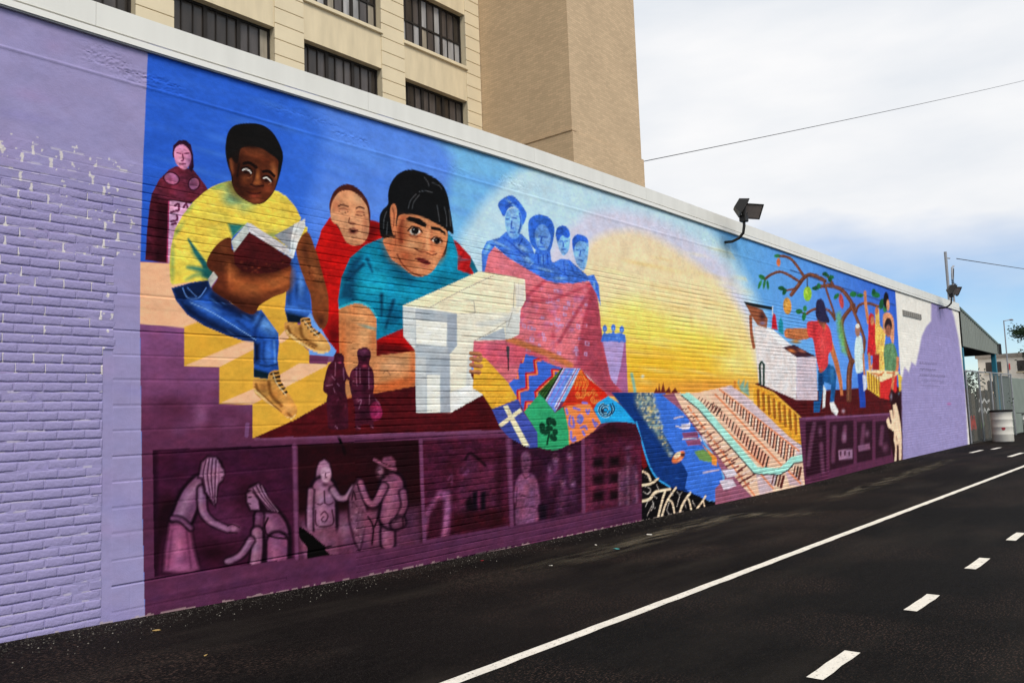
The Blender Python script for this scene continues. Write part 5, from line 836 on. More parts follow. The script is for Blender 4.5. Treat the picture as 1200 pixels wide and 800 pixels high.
FIG = (('shawl', 'painted_figure', 'painted figure in a maroon shawl holding a pale sheet'), ('boy', 'painted_figure', 'painted seated reader in yellow shirt, jeans and tan boots with open book'),
       ('redman', 'painted_figure', 'painted figure with closed eyes in a red robe'), ('girl', 'painted_figure', 'painted figure with black fringe and teal shirt bent over the sewing machine'),
       ('machine', 'painted_sewing_machine', 'painted white sewing machine'), ('cloth', 'painted_cloth', 'painted rose red cloth'), ('bluefolk', 'painted_figure_group', 'four painted figures in shades of blue'),
       ('smallfolk', 'painted_gown', 'painted lilac gown with tiny blue figures above it'), ('quilt', 'painted_quilt', 'painted patchwork quilt with zigzag, cross and shamrock squares'), ('glow', 'painted_sunrise', 'painted yellow sunrise in pale rings'),
       ('sea', 'painted_river', 'painted blue river with a boat and its wake'), ('map', 'painted_city', 'painted bird\'s eye city streets in peach and mint'), ('roots', 'painted_roots', 'painted pale roots on black'),
       ('stairs', 'painted_steps', 'painted yellow and peach steps'), ('couple', 'painted_figure_group', 'painted dark maroon couple, one carrying a bundle'), ('archive', 'painted_border', 'painted purple border round the lower scenes'),
       ('panel1', 'painted_panel', 'purple scene of two long-haired figures kneeling'), ('panel2', 'painted_panel', 'dark scene of two figures trading a pelt'), ('panel3', 'painted_panel', 'purple scene of a gabled mill'),
       ('panel4', 'painted_panel', 'purple scene of a family group'), ('panel5', 'painted_panel', 'purple scene of a worker before a building'), ('deck', 'painted_ground', 'painted maroon ground with yellow boards'),
       ('cart', 'painted_cart', 'painted white food cart with grill and bottles'), ('vendor', 'painted_figure', 'painted vendor in red shirt, jeans and dark cap'), ('tree', 'painted_tree', 'painted branching tree hung with fruit'),
       ('whiteman', 'painted_figure', 'painted figure in white shirt and blue trousers'), ('crowd', 'painted_figure_group', 'painted group in red, yellow and green behind the stall'), ('stall', 'painted_stall', 'painted red and yellow market stall'),
       ('hand', 'painted_figure', 'small pale painted figure reaching up at the foot of the market stall'))
for key, nm, lb in FIG:
    wall_part(nm, [PART[key]], mural, M_PAINT, label=lb)
for key, nm in (('mural', 'painted_sky'), ('archive', 'painted_border'), ('deck', 'painted_ground')):
    for nid in EXTRA[key]: wall_part(nm, [nid], mural, M_PAINT)
# the part of the wall that lies beyond the left edge of the picture
m_far = MB(); xs = np.arange(WALL_X0, 2.16, .055); xs[-1] = 2.15; zs = _zs(3); gx, gz = np.meshgrid(xs, zs, indexing='ij'); hh = relief(gx, gz)
nz_ = len(zs)
m_far.add(np.stack([gx.ravel(), -hh.ravel(), gz.ravel()], 1).tolist(), [(i*nz_+j, (i+1)*nz_+j, (i+1)*nz_+j+1, i*nz_+j+1) for i in range(len(xs)-1) for j in range(nz_-1)], False)
def brick_mat():
    m = mat('lilac_brick_paint', lin(*LILAC, 1.06), rough=.8, spec=.08, n_scale=5, n_amt=.10, bump=.7, b_scale=42)
    return m
M_LILAC = brick_mat()
m_far.build('brickwork', M_LILAC, low, kind='stuff')
# bricks nearest the camera, one by one
def brick_mesh(k, ln):
    rg = random.Random(k); nx, nz2 = 6, 4; hx, hz2 = (ln-.0065)/2, (CH-.0060)/2; vs = []; fs = []
    for i in range(nx):
        for j in range(nz2):
            x = -hx+2*hx*(0, .07, .33, .66, .93, 1)[i]; z = -hz2+2*hz2*(0, .22, .80, 1)[j]
            e = .0034 if j in (0, nz2-1) else (.0016 if i in (0, nx-1) else 0)
            vs.append((x+rg.uniform(-.0012, .0012), e+rg.uniform(-.0013, .0011), z+rg.uniform(-.0018, .0018)))
    for i in range(nx-1):
        for j in range(nz2-1): a = i*nz2+j; fs.append((a, a+nz2, a+nz2+1, a+1))
    ring = [i*nz2 for i in range(nx)]+[(nx-1)*nz2+j for j in range(1, nz2)]+[i*nz2+nz2-1 for i in range(nx-2, -1, -1)]+[j for j in range(nz2-2, 0, -1)]
    k0 = len(vs); vs += [(vs[r][0]*1.01, .03, vs[r][2]*1.02) for r in ring]
    for q in range(len(ring)): p = (q+1) % len(ring); fs.append((ring[p], ring[q], k0+q, k0+p))
    me = MB().add(vs, fs, True).mesh('brick'); me.materials.append(M_LILAC); return me
_bm = {}
nbr = 0; left_over = MB()
for r in range(0, BRICK_TOP):
    off = (r % 2)*BL*.5+(hash2(np.float64(r), np.float64(0*r+3))-.5)*.05
    b0 = int(math.floor((BRICK_X0+off)/BL)); 
    for b in range(b0, b0+7):
        x0, x1 = b*BL-off, (b+1)*BL-off
        if x1 < BRICK_X0+.05: continue
        zc = (r+.5)*CH+.004
        lim = BRICK_X1 if zc < 2.33 else 9.0
        if x0 >= 3.1: continue
        x0 = max(x0, BRICK_X0-.1); cut = min(x1, lim)
        ln = cut-x0; key = (rnd.randrange(5), round(ln, 2))
        if ln < .045: continue
        if key not in _bm: _bm[key] = brick_mesh(key[0]*10+int(key[1]*100), key[1])
        if nbr >= 300: continue
        nbr += 1
        o = inst('brick', _bm[key], low, ((x0+cut)/2+rnd.uniform(-.002, .002), -.0012+rnd.uniform(-.0016, .0014), zc+rnd.uniform(-.0015, .0015)))
        o.rotation_euler = (rnd.uniform(-.015, .015), rnd.uniform(-.008, .008), rnd.uniform(-.006, .006))
# core, roof and coping
M_CORE = mat('wall_core', lin(120, 112, 140), rough=.9)
core = MB(); core.box(WALL_X0, WALL_X1-.02, .045, .32, -.4, 5.0); core.box(WALL_X1-.3, WALL_X1+.003, .046, 16, -.4, 4.9); core.box(WALL_X0, WALL_X0+.3, .33, 16, -.4, 4.9); core.box(WALL_X0+.3, WALL_X1-.3, 15.7, 16, -.4, 4.9)
core.build('wall_core', M_CORE, low)
wend = MB(); wend.box(WALL_X1-.001, WALL_X1+.004, -.002, .045, -.4, 4.95); wend.build('wall_corner', mat('corner_paint', lin(214, 210, 204)), low)
MB().box(WALL_X0+.31, WALL_X1-.31, .33, 15.69, 4.7, 4.86).build('roof', mat('roof_felt', (.16, .16, .16, 1), rough=.95, n_scale=1.2, n_amt=.25), low)
M_METAL = mat('coping_metal', lin(230, 229, 223), rough=.42, spec=.4, n_scale=1.6, n_amt=.06, stretch=(3, 1, .4))
M_METAL2 = mat('coping_trim', lin(236, 235, 230), rough=.4, spec=.4, n_scale=2, n_amt=.03)
def strip(name, material, z0, z1, y0, y1, x_a, x_b):
    m = MB(); xs = np.arange(x_a, x_b, .6).tolist()
    if x_b-xs[-1] < .1: xs[-1] = x_b
    else: xs.append(x_b)
    vs = []
    for x in xs:
        t = float(top_z(x)); vs += [(x, y0, t+z0), (x, y0, t+z1), (x, y1, t+z1), (x, y1, t+z0)]
    fs = [(i*4+j, i*4+4+j, i*4+4+(j+1) % 4, i*4+(j+1) % 4) for i in range(len(xs)-1) for j in range(4)]
    fs += [(0, 1, 2, 3), tuple(len(vs)-4+j for j in (3, 2, 1, 0))]
    m.add(vs, fs); return m.build(name, material, cop)
cop = empty('coping', (0, 0, 0), parent=low)
seg = 3.05; x = WALL_X0
while x < WALL_X1+.05:
    xe = min(x+seg, WALL_X1+.08)
    strip('coping_panel', M_METAL, .080, .295, -.034, .36, x+.0015, xe-.0015)
    x = xe
    if WALL_X1+.08-x < .05: break
strip('coping_trim', M_METAL2, .004, .060, -.046, .05, WALL_X0, WALL_X1+.06)
strip('coping_groove', mat('groove', lin(96, 92, 88), rough=.7), .059, .081, -.006, .05, WALL_X0, WALL_X1+.05)
strip('coping_drip', mat('drip', lin(176, 178, 172), rough=.6), -.008, .005, -.034, .04, WALL_X0, WALL_X1+.04)
# vent grille in the white part of the wall
vr = empty('vent', (0, 0, 0), parent=low)
v0, v1 = at(1057, 361.5, WY), at(1079, 375, WY)
MB().box(v0.x, v1.x, -.03, .03, 4.26, 4.43).build('vent_frame', mat('vent_metal', lin(150, 146, 140), rough=.6), vr)
for i in range(9):
    xx = v0.x+.09+i*(v1.x-v0.x-.18)/8
    MB().box(xx-.07, xx+.07, -.036, -.029, 4.285, 4.405).build('vent_slot', mat('vent_dark', lin(128, 124, 118), rough=.8) if i == 0 else bpy.data.materials['vent_dark'], vr)

# ------------------------------------------------------------------ ground and path
def asphalt(name, base, specks, dust):
    m = bpy.data.materials.new(name); m.use_nodes = True; t = m.node_tree; b = t.nodes['Principled BSDF']
    b.inputs['Roughness'].default_value = .92; b.inputs['Specular IOR Level'].default_value = .06
    co = t.nodes.new('ShaderNodeTexCoord')
    def noise(s, d, st=None, ty=None):
        n = t.nodes.new('ShaderNodeTexNoise'); n.inputs['Scale'].default_value = s; n.inputs['Detail'].default_value = d
        if st:
            mpn = t.nodes.new('ShaderNodeMapping'); mpn.inputs['Scale'].default_value = st; t.links.new(co.outputs['Object'], mpn.inputs[0]); t.links.new(mpn.outputs[0], n.inputs['Vector'])
        else: t.links.new(co.outputs['Object'], n.inputs['Vector'])
        return n.outputs['Fac']
    def rng(v, a, b_, c, d):
        n = t.nodes.new('ShaderNodeMapRange'); n.inputs[1].default_value = a; n.inputs[2].default_value = b_; n.inputs[3].default_value = c; n.inputs[4].default_value = d; t.links.new(v, n.inputs[0]); return n.outputs[0]
    def mx(f, a, b_):
        n = t.nodes.new('ShaderNodeMix'); n.data_type = 'RGBA'; t.links.new(f, n.inputs[0])
        for s_, v in ((6, a), (7, b_)):
            if isinstance(v, tuple): n.inputs[s_].default_value = v
            else: t.links.new(v, n.inputs[s_])
        return n.outputs[2]
    c = mx(rng(noise(.35, 5), .35, .65, 0, 1), tuple(v*.5 for v in base[:3])+(1,), tuple(v*1.7 for v in base[:3])+(1,))
    c = mx(rng(noise(9, 6, (.7, 1.6, 1)), .42, .68, 0, .55), c, tuple(v*1.9 for v in base[:3])+(1,))
    c = mx(rng(noise(130, 2), .45, .75, 0, .55), c, tuple(min(1, v*2.6) for v in base[:3])+(1,))
    c = mx(rng(noise(.9, 8, (.35, 1.6, 1)), .50, .74, 0, dust), c, (.045, .037, .029, 1))
    c = mx(rng(noise(48, 3), .56, .72, 0, .75), c, (.019, .0155, .0135, 1))
    sp_ = t.nodes.new('ShaderNodeMath'); sp_.operation = 'MULTIPLY'; t.links.new(rng(noise(.55, 5), .47, .62, 0, 1), sp_.inputs[0]); t.links.new(rng(noise(36, 4, (1, 2.2, 1)), .54, .66, 0, .8), sp_.inputs[1])
    c = mx(sp_.outputs[0], c, (.075, .046, .036, 1))
    c = mx(rng(noise(300, 0), specks, specks+.03, 0, .6), c, (.09, .085, .075, 1))
    t.links.new(c, b.inputs['Base Color'])
    bn = t.nodes.new('ShaderNodeBump'); bn.inputs['Strength'].default_value = .55; bn.inputs['Distance'].default_value = .008
    t.links.new(noise(110, 4), bn.inputs['Height']); t.links.new(bn.outputs[0], b.inputs['Normal'])
    return m
M_ASPH = asphalt('asphalt', (.0046, .0036, .0033, 1), .77, .38); M_PATH = asphalt('path_asphalt', (.0040, .0037, .0036, 1), .80, .22)
def axis(*seg):
    v = [seg[0][0]]
    for a, b, n in seg: v += list(np.linspace(a, b, n+1)[1:])
    return np.array(v)
def sheet(name, xs, ys, dz, material, parent=None, **k):
    gx, gy = np.meshgrid(xs, ys, indexing='ij'); gz = ground_z(gx, gy)+dz; n = len(ys); m = MB()
    m.add(np.stack([gx.ravel(), gy.ravel(), gz.ravel()], 1).tolist(), [(i*n+j, (i+1)*n+j, (i+1)*n+j+1, i*n+j+1) for i in range(len(xs)-1) for j in range(n-1)], True)
    return m.build(name, material, parent, **k)
sheet('ground', axis((-900, -20, 6), (-20, 60, 120), (60, 3000, 10)), axis((-1500, -10, 6), (-10, 3.8, 12), (3.8, 9, 20), (9, 30, 8), (30, 2500, 8)), 0, M_ASPH, kind='structure')
path = sheet('path', axis((-40, 60, 100)), axis((.12, 3.82, 6)), .004, M_PATH, kind='structure')
M_MARK = mat('road_paint', lin(222, 216, 204), rough=.75, spec=.15, n_scale=9, n_amt=.12, bump=.5, b_scale=90)
_t = M_MARK.node_tree; _p = _t.nodes['Principled BSDF']; _src = _p.inputs['Base Color'].links[0].from_socket
_wn = _t.nodes.new('ShaderNodeTexNoise'); _wn.inputs['Scale'].default_value = 38; _wn.inputs['Detail'].default_value = 6; _wc = _t.nodes.new('ShaderNodeTexCoord'); _t.links.new(_wc.outputs['Object'], _wn.inputs['Vector'])
_wr = _t.nodes.new('ShaderNodeMapRange'); _wr.inputs[1].default_value = .60; _wr.inputs[2].default_value = .72; _wr.inputs[4].default_value = .8; _t.links.new(_wn.outputs['Fac'], _wr.inputs[0])
_wm = _t.nodes.new('ShaderNodeMix'); _wm.data_type = 'RGBA'; _wm.inputs[7].default_value = (.06, .055, .05, 1); _t.links.new(_wr.outputs[0], _wm.inputs[0]); _t.links.new(_src, _wm.inputs[6]); _t.links.new(_wm.outputs[2], _p.inputs['Base Color'])
def wobble_strip(name, x0, x1, y0, y1, n, dz, parent):
    m = MB(); xs = np.linspace(x0, x1, n+1); vs = []
    for x in xs:
        e = .0035*math.sin(x*7.3)+.003*math.sin(x*19.1); vs += [(x, y0+e, dz), (x, y1+e*.6, dz)]
    m.add(vs, [(2*i, 2*i+2, 2*i+3, 2*i+1) for i in range(n)]); return m.build(name, M_MARK, parent)
wobble_strip('edge_line', -6, 44, 3.69, 3.79, 260, .008, path)
wobble_strip('edge_line', -6, 44, .14, .24, 260, .008, path)
for i in range(-3, 20): wobble_strip('lane_dash', 5.01+i*2.005, 5.68+i*2.005, 1.925, 2.025, 4, .008, path)
for q, (x0, x1, y0, y1) in enumerate(((29.0, 30.6, 6.0, 6.13), (31.0, 32.6, 5.78, 5.91), (27.0, 29.0, 4.62, 4.75))):
    mm = wobble_strip('cross_bar', x0, x1, y0, y1, 4, .006, path)
# grit swept up against the wall, and scraps of litter
def grit(name, n, seed, spread, smin, smax, cols, x0=1.5, x1=34):
    rg = random.Random(seed); m = MB()
    for k in range(n):
        x = x0+(x1-x0)*rg.random()**1.7; d = abs(rg.gauss(0, spread))+.01; y = WY-.01-d; s = rg.uniform(smin, smax); z = float(ground_z(x, y))
        p = [(x+s*rg.uniform(.6, 1)*math.cos(a), y+s*rg.uniform(.6, 1)*math.sin(a), z-.001+s*rg.uniform(.0, .25)) for a in (0, 1.6, 3.1, 4.7)]+[(x, y, z+s*rg.uniform(.4, .9))]
        m.add(p, [(0, 1, 4), (1, 2, 4), (2, 3, 4), (3, 0, 4)])
    return m.build(name, cols, None, kind='stuff', label='loose grit and gravel gathered along the foot of the wall', cat='gravel')
grit('gravel', 5200, 3, .22, .004, .013, mat('dark_grit', (.035, .03, .026, 1), rough=.95, n_scale=30, n_amt=.6))
grit('gravel', 620, 4, .38, .004, .010, mat('pale_grit', (.22, .2, .17, 1), rough=.95, n_scale=30, n_amt=.5))
M_LIT = {n: mat('litter_'+n, c, rough=.8, n_scale=30, n_amt=.2) for n, c in (('tan', lin(190, 160, 100)), ('white', lin(205, 200, 190)), ('aqua', lin(60, 150, 150)), ('red', lin(150, 30, 40)))}
def scrap(x, y, s, c, name, label, cat):
    s *= .72; p = on_ground(x, y); z = float(ground_z(p.x, p.y)); rg = random.Random(int(x)); m = MB(); n = 9
    vs = [(0, 0, s*.28)]+[(s*(.7+.5*rg.random())*math.cos(2*math.pi*i/n), s*(.35+.4*rg.random())*math.sin(2*math.pi*i/n), s*.22*rg.random()+.002) for i in range(n)]
    m.add(vs, [(0, 1+i, 1+(i+1) % n) for i in range(n)], False); vs2 = [(a, b, max(0, c_-.003)) for a, b, c_ in vs]; m.add(vs2, [(0, 1+(i+1) % n, 1+i) for i in range(n)])
    o = m.build(name, M_LIT[c], None, label=label, cat=cat); o.location = (p.x, p.y, z); o.rotation_euler[2] = rg.uniform(0, 3)
for a in ((183, 742, .05, 'tan', 'dry_leaf', 'curled tan dry leaf on the asphalt below the lilac brickwork', 'leaf'), (241, 770, .028, 'tan', 'dry_leaf', 'small brown leaf lying out on the asphalt away from the wall', 'leaf'),
          (760, 620, .07, 'white', 'paper_scrap', 'crumpled white paper scrap below the painted roots', 'litter'), (722, 638, .06, 'aqua', 'plastic_scrap', 'aqua plastic scrap on the asphalt', 'litter'),
          (565, 650, .035, 'red', 'plastic_scrap', 'small red plastic scrap at the foot of the mural', 'litter'), (698, 632, .04, 'white', 'paper_scrap', 'small flat white scrap near the aqua plastic', 'litter'),
          (645, 658, .04, 'white', 'paper_scrap', 'white scrap alone on the asphalt below the family scene', 'litter')): scrap(*a)
# dry silt left by a puddle beside the wall
sil = bpy.data.materials.new('dry_silt'); sil.use_nodes = True; st_ = sil.node_tree; sb = st_.nodes['Principled BSDF']; sb.inputs['Roughness'].default_value = .95; sb.inputs['Specular IOR Level'].default_value = .1
sb.inputs['Base Color'].default_value = (.15, .128, .09, 1)
sc_ = st_.nodes.new('ShaderNodeTexCoord'); sm_ = st_.nodes.new('ShaderNodeMapping'); sm_.inputs['Scale'].default_value = (.6, 3.0, 1); sn = st_.nodes.new('ShaderNodeTexNoise'); sn.inputs['Scale'].default_value = 2.4; sn.inputs['Detail'].default_value = 7
at_ = st_.nodes.new('ShaderNodeAttribute'); at_.attribute_name = 'cover'; mu_ = st_.nodes.new('ShaderNodeMath'); mu_.operation = 'MULTIPLY'; rp = st_.nodes.new('ShaderNodeMapRange'); rp.inputs[1].default_value = .40; rp.inputs[2].default_value = .68; rp.inputs[4].default_value = .85
st_.links.new(sc_.outputs['Object'], sm_.inputs[0]); st_.links.new(sm_.outputs[0], sn.inputs['Vector']); st_.links.new(sn.outputs['Fac'], rp.inputs[0]); st_.links.new(rp.outputs[0], mu_.inputs[0]); st_.links.new(at_.outputs['Fac'], mu_.inputs[1]); st_.links.new(mu_.outputs[0], sb.inputs['Alpha'])
def silt(pts, w):
    m = MB(); P = [on_ground(*p) for p in pts]; cs = curve(np.array([(p.x, p.y) for p in P]), False, 8); vs = []; cov = []
    for i, (x, y) in enumerate(cs):
        j = min(i+1, len(cs)-1); k = max(i-1, 0); d = Vector((cs[j][0]-cs[k][0], cs[j][1]-cs[k][1])).normalized(); e = math.sin(math.pi*i/(len(cs)-1))
        for q in range(7):
            s_ = (q/6-.5)*2*w; px, py = x-d.y*s_, y+d.x*s_; py = min(py, WY-.02); vs.append((px, py, float(ground_z(px, py))+.0035)); cov.append(e*(1-abs(q/3-1))**.8)
    o = m.add(vs, [(i*7+q, (i+1)*7+q, (i+1)*7+q+1, i*7+q+1) for i in range(len(cs)-1) for q in range(6)], True).build('silt', sil, None, kind='structure')
    a = o.data.attributes.new('cover', 'FLOAT', 'POINT'); a.data.foreach_set('value', np.array(cov, np.float32))
silt([(600, 665), (700, 643), (800, 612), (870, 598), (930, 600), (960, 596)], .42)
silt([(960, 585), (1020, 566), (1080, 548), (1120, 536)], .3)

# ------------------------------------------------------------------ tall building behind
FY = 26.0; KF = FY/WY
def fx(x): return x*KF
def fz(z): return (z-EYE)*KF+EYE
M_STONE = mat('facade_stone', lin(226, 211, 180), rough=.85, n_scale=.9, n_amt=.07, bump=.15, b_scale=14)
M_STONE2 = mat('facade_panel', lin(221, 205, 173), rough=.85, n_scale=1.6, n_amt=.12, bump=.1, b_scale=20, stretch=(1.6, 1, .35))
M_FRAME = mat('window_frame', lin(38, 33, 30), rough=.6)
def pane_mat(n, c, r): return mat(n, c, rough=r, spec=.5, n_scale=1.2, n_amt=.45, stretch=(3, 1, .5))
PANES = [pane_mat('pane_dark', lin(54, 48, 44), .2), pane_mat('pane_grey', lin(78, 72, 70), .25), pane_mat('pane_blind', lin(150, 140, 124), .5), pane_mat('pane_pale', lin(160, 158, 158), .4)]
blk = empty('office_block', (0, FY, 0), label='tall pale stone block with dark banded windows behind the mural wall', cat='building')
PITCH_X = 1.468; W0 = 3.83; WW = 1.098; FLOOR = 1.178
HEAD0 = 5.742; HEADS = [HEAD0+FLOOR*i for i in range(-1, 4)]; SILLH = .715
bays = range(-3, 3)
XL, XR = fx(W0+PITCH_X*-3-.37), fx(8.14)
# window openings are real: the facade is made of piers, spandrels and heads round them
zs_ = []
MB().box(XL, XR, 1.2, 12, -.3, fz(11.8)).build('core', mat('facade_core', lin(60, 54, 48)), blk)
MB().box(XL-.1, XR+.05, .4, 12.2, fz(11.75), fz(12.0)).build('roof', M_STONE, blk)
for b in list(bays)+[3]:
    x0 = fx(W0+PITCH_X*b-(PITCH_X-WW)); x1 = fx(W0+PITCH_X*b) if b < 3 else XR
    if b == 3: x0 = fx(W0+PITCH_X*3-(PITCH_X-WW)); x1 = XR
    MB().box(x0+.02, x1-.02, .035, 1.21, 0, fz(11.74)).build('pier', M_STONE2, blk)
    z = fz(4.6); k = 0
    while z < fz(9.6):
        MB().bbox(x0+.006, x1-.006, -.03, .06, z+.012, z+.60, .012).build('stone_block', M_STONE, blk); z += .612
for b in bays:
    x0, x1 = fx(W0+PITCH_X*b), fx(W0+PITCH_X*b+WW)
    for fi, h in enumerate(HEADS):
        zh, zsil, znext = fz(h), fz(h-SILLH), fz(h+FLOOR-SILLH)
        MB().box(x0-.01, x1+.01, .02, 1.19, zh, znext-.0).build('spandrel', M_STONE2, blk)
        MB().bbox(x0-.06, x1+.06, -.09, .5, zsil-.16, zsil+.0, .015).build('sill', M_STONE, blk)
        if zh > 30: continue
        w = empty('window', (0, 0, 0), parent=blk)
        fr_ = MB(); fr_.box(x0, x1, .30, .42, zh-.09, zh-.001); fr_.box(x0, x1, .30, .42, zsil+.001, zsil+.10); fr_.box(x0+.001, x0+.08, .30, .42, zsil+.1, zh-.09); fr_.box(x1-.08, x1-.001, .30, .42, zsil+.1, zh-.09)
        for q in (1, 2): xx = x0+(x1-x0)*q/3; fr_.box(xx-.075, xx+.075, .29, .43, zsil+.1, zh-.09)
        for q in range(1, 9):
            if q % 3: xx = x0+(x1-x0)*q/9; fr_.box(xx-.025, xx+.025, .32, .41, zsil+.1, zh-.09)
        zm = zsil+(zh-zsil)*.46; fr_.box(x0+.08, x1-.08, .315, .415, zm-.04, zm+.04)
        fr_.build('frame', M_FRAME, w)
        for q in range(9):
            a, c = x0+(x1-x0)*q/9+.02, x0+(x1-x0)*(q+1)/9-.02
            for half, (z0, z1) in enumerate(((zsil+.1, zm), (zm, zh-.09))):
                up_ = fi >= 2
                pm = rnd.choice([0, 0, 1, 1, 2]) if not up_ else (rnd.choice([3, 3, 1, 2]) if half == 0 else rnd.choice([0, 0, 1, 1, 3]))
                if not up_ and rnd.random() < .7: pm = rnd.choice([0, 0, 1])
                MB().box(a, c, .36, .375, z0+.005, z1-.005).build('pane', PANES[pm], w)
# brick stair tower that steps forward beside it
def brick_wall_mat(name, c):
    m = bpy.data.materials.new(name); m.use_nodes = True; t = m.node_tree; b = t.nodes['Principled BSDF']; b.inputs['Roughness'].default_value = .9; b.inputs['Specular IOR Level'].default_value = .15
    co = t.nodes.new('ShaderNodeTexCoord'); sx = t.nodes.new('ShaderNodeSeparateXYZ'); cx = t.nodes.new('ShaderNodeCombineXYZ'); ad = t.nodes.new('ShaderNodeMath')
    t.links.new(co.outputs['Object'], sx.inputs[0]); t.links.new(sx.outputs['X'], ad.inputs[0]); t.links.new(sx.outputs['Y'], ad.inputs[1]); t.links.new(ad.outputs[0], cx.inputs[0]); t.links.new(sx.outputs['Z'], cx.inputs[1])
    br = t.nodes.new('ShaderNodeTexBrick'); br.inputs['Scale'].default_value = 1; br.inputs['Brick Width'].default_value = .3; br.inputs['Row Height'].default_value = .1; br.inputs['Mortar Size'].default_value = .008
    br.inputs['Color1'].default_value = c; br.inputs['Color2'].default_value = tuple(v*.84 for v in c[:3])+(1,); br.inputs['Mortar'].default_value = tuple(v*.74 for v in c[:3])+(1,)
    t.links.new(cx.outputs[0], br.inputs['Vector'])
    nz = t.nodes.new('ShaderNodeTexNoise'); nz.inputs['Scale'].default_value = .5; nz.inputs['Detail'].default_value = 8; t.links.new(co.outputs['Object'], nz.inputs['Vector'])
    mr = t.nodes.new('ShaderNodeMapRange'); mr.inputs[1].default_value = .3; mr.inputs[2].default_value = .7; mr.inputs[3].default_value = .94; mr.inputs[4].default_value = 1.05; t.links.new(nz.outputs['Fac'], mr.inputs[0])
    mu = t.nodes.new('ShaderNodeVectorMath'); mu.operation = 'SCALE'; t.links.new(br.outputs['Color'], mu.inputs[0]); t.links.new(mr.outputs[0], mu.inputs['Scale']); t.links.new(mu.outputs[0], b.inputs['Base Color'])
    return m
M_TOWER = brick_wall_mat('tower_brick', lin(210, 183, 150))
TX0 = XR+.02; TY = TX0*WY/10.204; TX1 = 12.21*TY/WY
tw = empty('stair_tower', (0, TY, 0), label='windowless tan brick tower rising above the parapet beside the stone block', cat='tower')
MB().box(TX0, TX1, 0, 18, -.3, 46).build('shaft', M_TOWER, tw)
MB().box(TX0-.02, TX1+.14, -.04, 18.1, -.35, fz(5.9)*TY/FY+EYE*(1-TY/FY)).build('base_course', M_TOWER, tw)
MB().box(TX0-.12, TX1+.12, -.12, 18.1, 45.99, 46.4).build('roof', M_STONE, tw)
bnd = at(675, 153, TY).z
MB().box(TX0-.05, TX0+.3, -.02, FY-TY-.05, bnd-.05, bnd+.05).build('band_course', M_TOWER, tw)

# ------------------------------------------------------------------ floodlights on the parapet
M_BLACK = mat('black_metal', lin(34, 32, 32), rough=.5, spec=.4); M_LENS = mat('lamp_glass', lin(136, 126, 122), rough=.3, spec=.5, n_scale=20)
def floodlight(x, y, label):
    base = at(x, y, WY); r = empty('floodlight', (base.x, base.y, base.z), label=label, cat='floodlight', group='floodlights on the mural wall')
    MB().lathe([(.0, -.03), (.06, -.03), (.06, .0), (.0, .0)], 12).build('wall_plate', M_BLACK, r).rotation_euler = (math.pi/2, 0, 0)
    MB().tube([(0, -.01, 0), (0, -.16, -.01), (.0, -.30, .03), (.0, -.40, .12), (0, -.43, .26), (0, -.43, .36)], .028, 10).build('arm', M_BLACK, r)
    MB().bbox(-.07, .07, -.50, -.36, .33, .47, .015).build('junction_box', M_BLACK, r)
    for sx in (-1, 1):
        hd = MB(); w, h, d = .21, .155, .08
        fr0 = [(-w, -d, -h), (w, -d, -h), (w, -d, h), (-w, -d, h)]; bk = [(-w*.55, d, -h*.6), (w*.55, d, -h*.6), (w*.55, d, h*.6), (-w*.55, d, h*.6)]
        hd.add(fr0+bk, [(0, 1, 5, 4), (1, 2, 6, 5), (2, 3, 7, 6), (3, 0, 4, 7), (4, 5, 6, 7)])
        for a, b_ in (((-w, -w+.018), (-h, h)), ((w-.018, w), (-h, h))): hd.box(a[0], a[1], -d-.015, -d+.01, b_[0], b_[1])
        for a, b_ in (((-w, w), (-h, -h+.018)), ((-w, w), (h-.018, h))): hd.box(a[0]+.018, a[1]-.018, -d-.015, -d+.01, b_[0], b_[1])
        head = hd.build('lamp_head', M_BLACK, r); head.location = (sx*.23, -.47, .60); head.rotation_euler = (math.radians(34), 0, math.radians(-sx*30))
        MB().box(-w+.02, w-.02, -d-.006, -d+.004, -h+.02, h-.02).build('lens', M_LENS, head)
        MB().tube([(0, 0, 0), (sx*.08, -.02, .08)], .022, 8).build('knuckle', M_BLACK, r).location = (sx*.04, -.43, .46)
    MB().tube([(.02, -.44, .47), (.03, -.45, .62), (.05, -.46, .70)], .03, 8).build('sensor', M_BLACK, r)
    MB().lathe([(0, 0), (.035, 0), (.035, .06), (.02, .08), (0, .08)], 10, (.05, -.46, .68)).build('photocell', mat('photocell', lin(40, 70, 72)) if 'photocell' not in bpy.data.materials else bpy.data.materials['photocell'], r)
    return r
floodlight(849, 284, 'twin-headed black floodlight on a curved arm above the painted fruit tree')
floodlight(1100, 361, 'twin-headed black floodlight on a curved arm above the bare white and lilac wall end')

# ------------------------------------------------------------------ overhead wires and roof mast
M_WIRE = mat('wire', lin(66, 66, 70), rough=.7); M_GALV = mat('galvanised', lin(150, 152, 160), rough=.5, spec=.4)
def wire(name, a, b, sag, r, label):
    pts = [a.lerp(b, t/24)-Vector((0, 0, sag*4*(t/24)*(1-t/24))) for t in range(25)]
    return MB().tube(pts, r, 6).build(name, M_WIRE, None, label=label, cat='cable')
wire('overhead_cable', Vector((TX1+.12, TY-.02, at(755, 190, TY).z)), at(1290, 72, 9.5), .3, .02, 'thin overhead cable running from the brick tower across the pale sky')
mast = at(1112, 346, WY+.9); mtop = at(1109.5, 296, WY+.9)
rm = empty('roof_mast', (mast.x, mast.y, 4.9), label='grey service mast with insulators on the roof by the wall end', cat='mast')
hgt = mtop.z-4.9
MB().tube([(0, 0, -.1), (0, 0, hgt)], .055, 12).build('pole', M_GALV, rm)
MB().tube([(.05, 0, hgt-.25), (.45, -.05, hgt-.22)], .025, 8).build('bracket', M_GALV, rm)
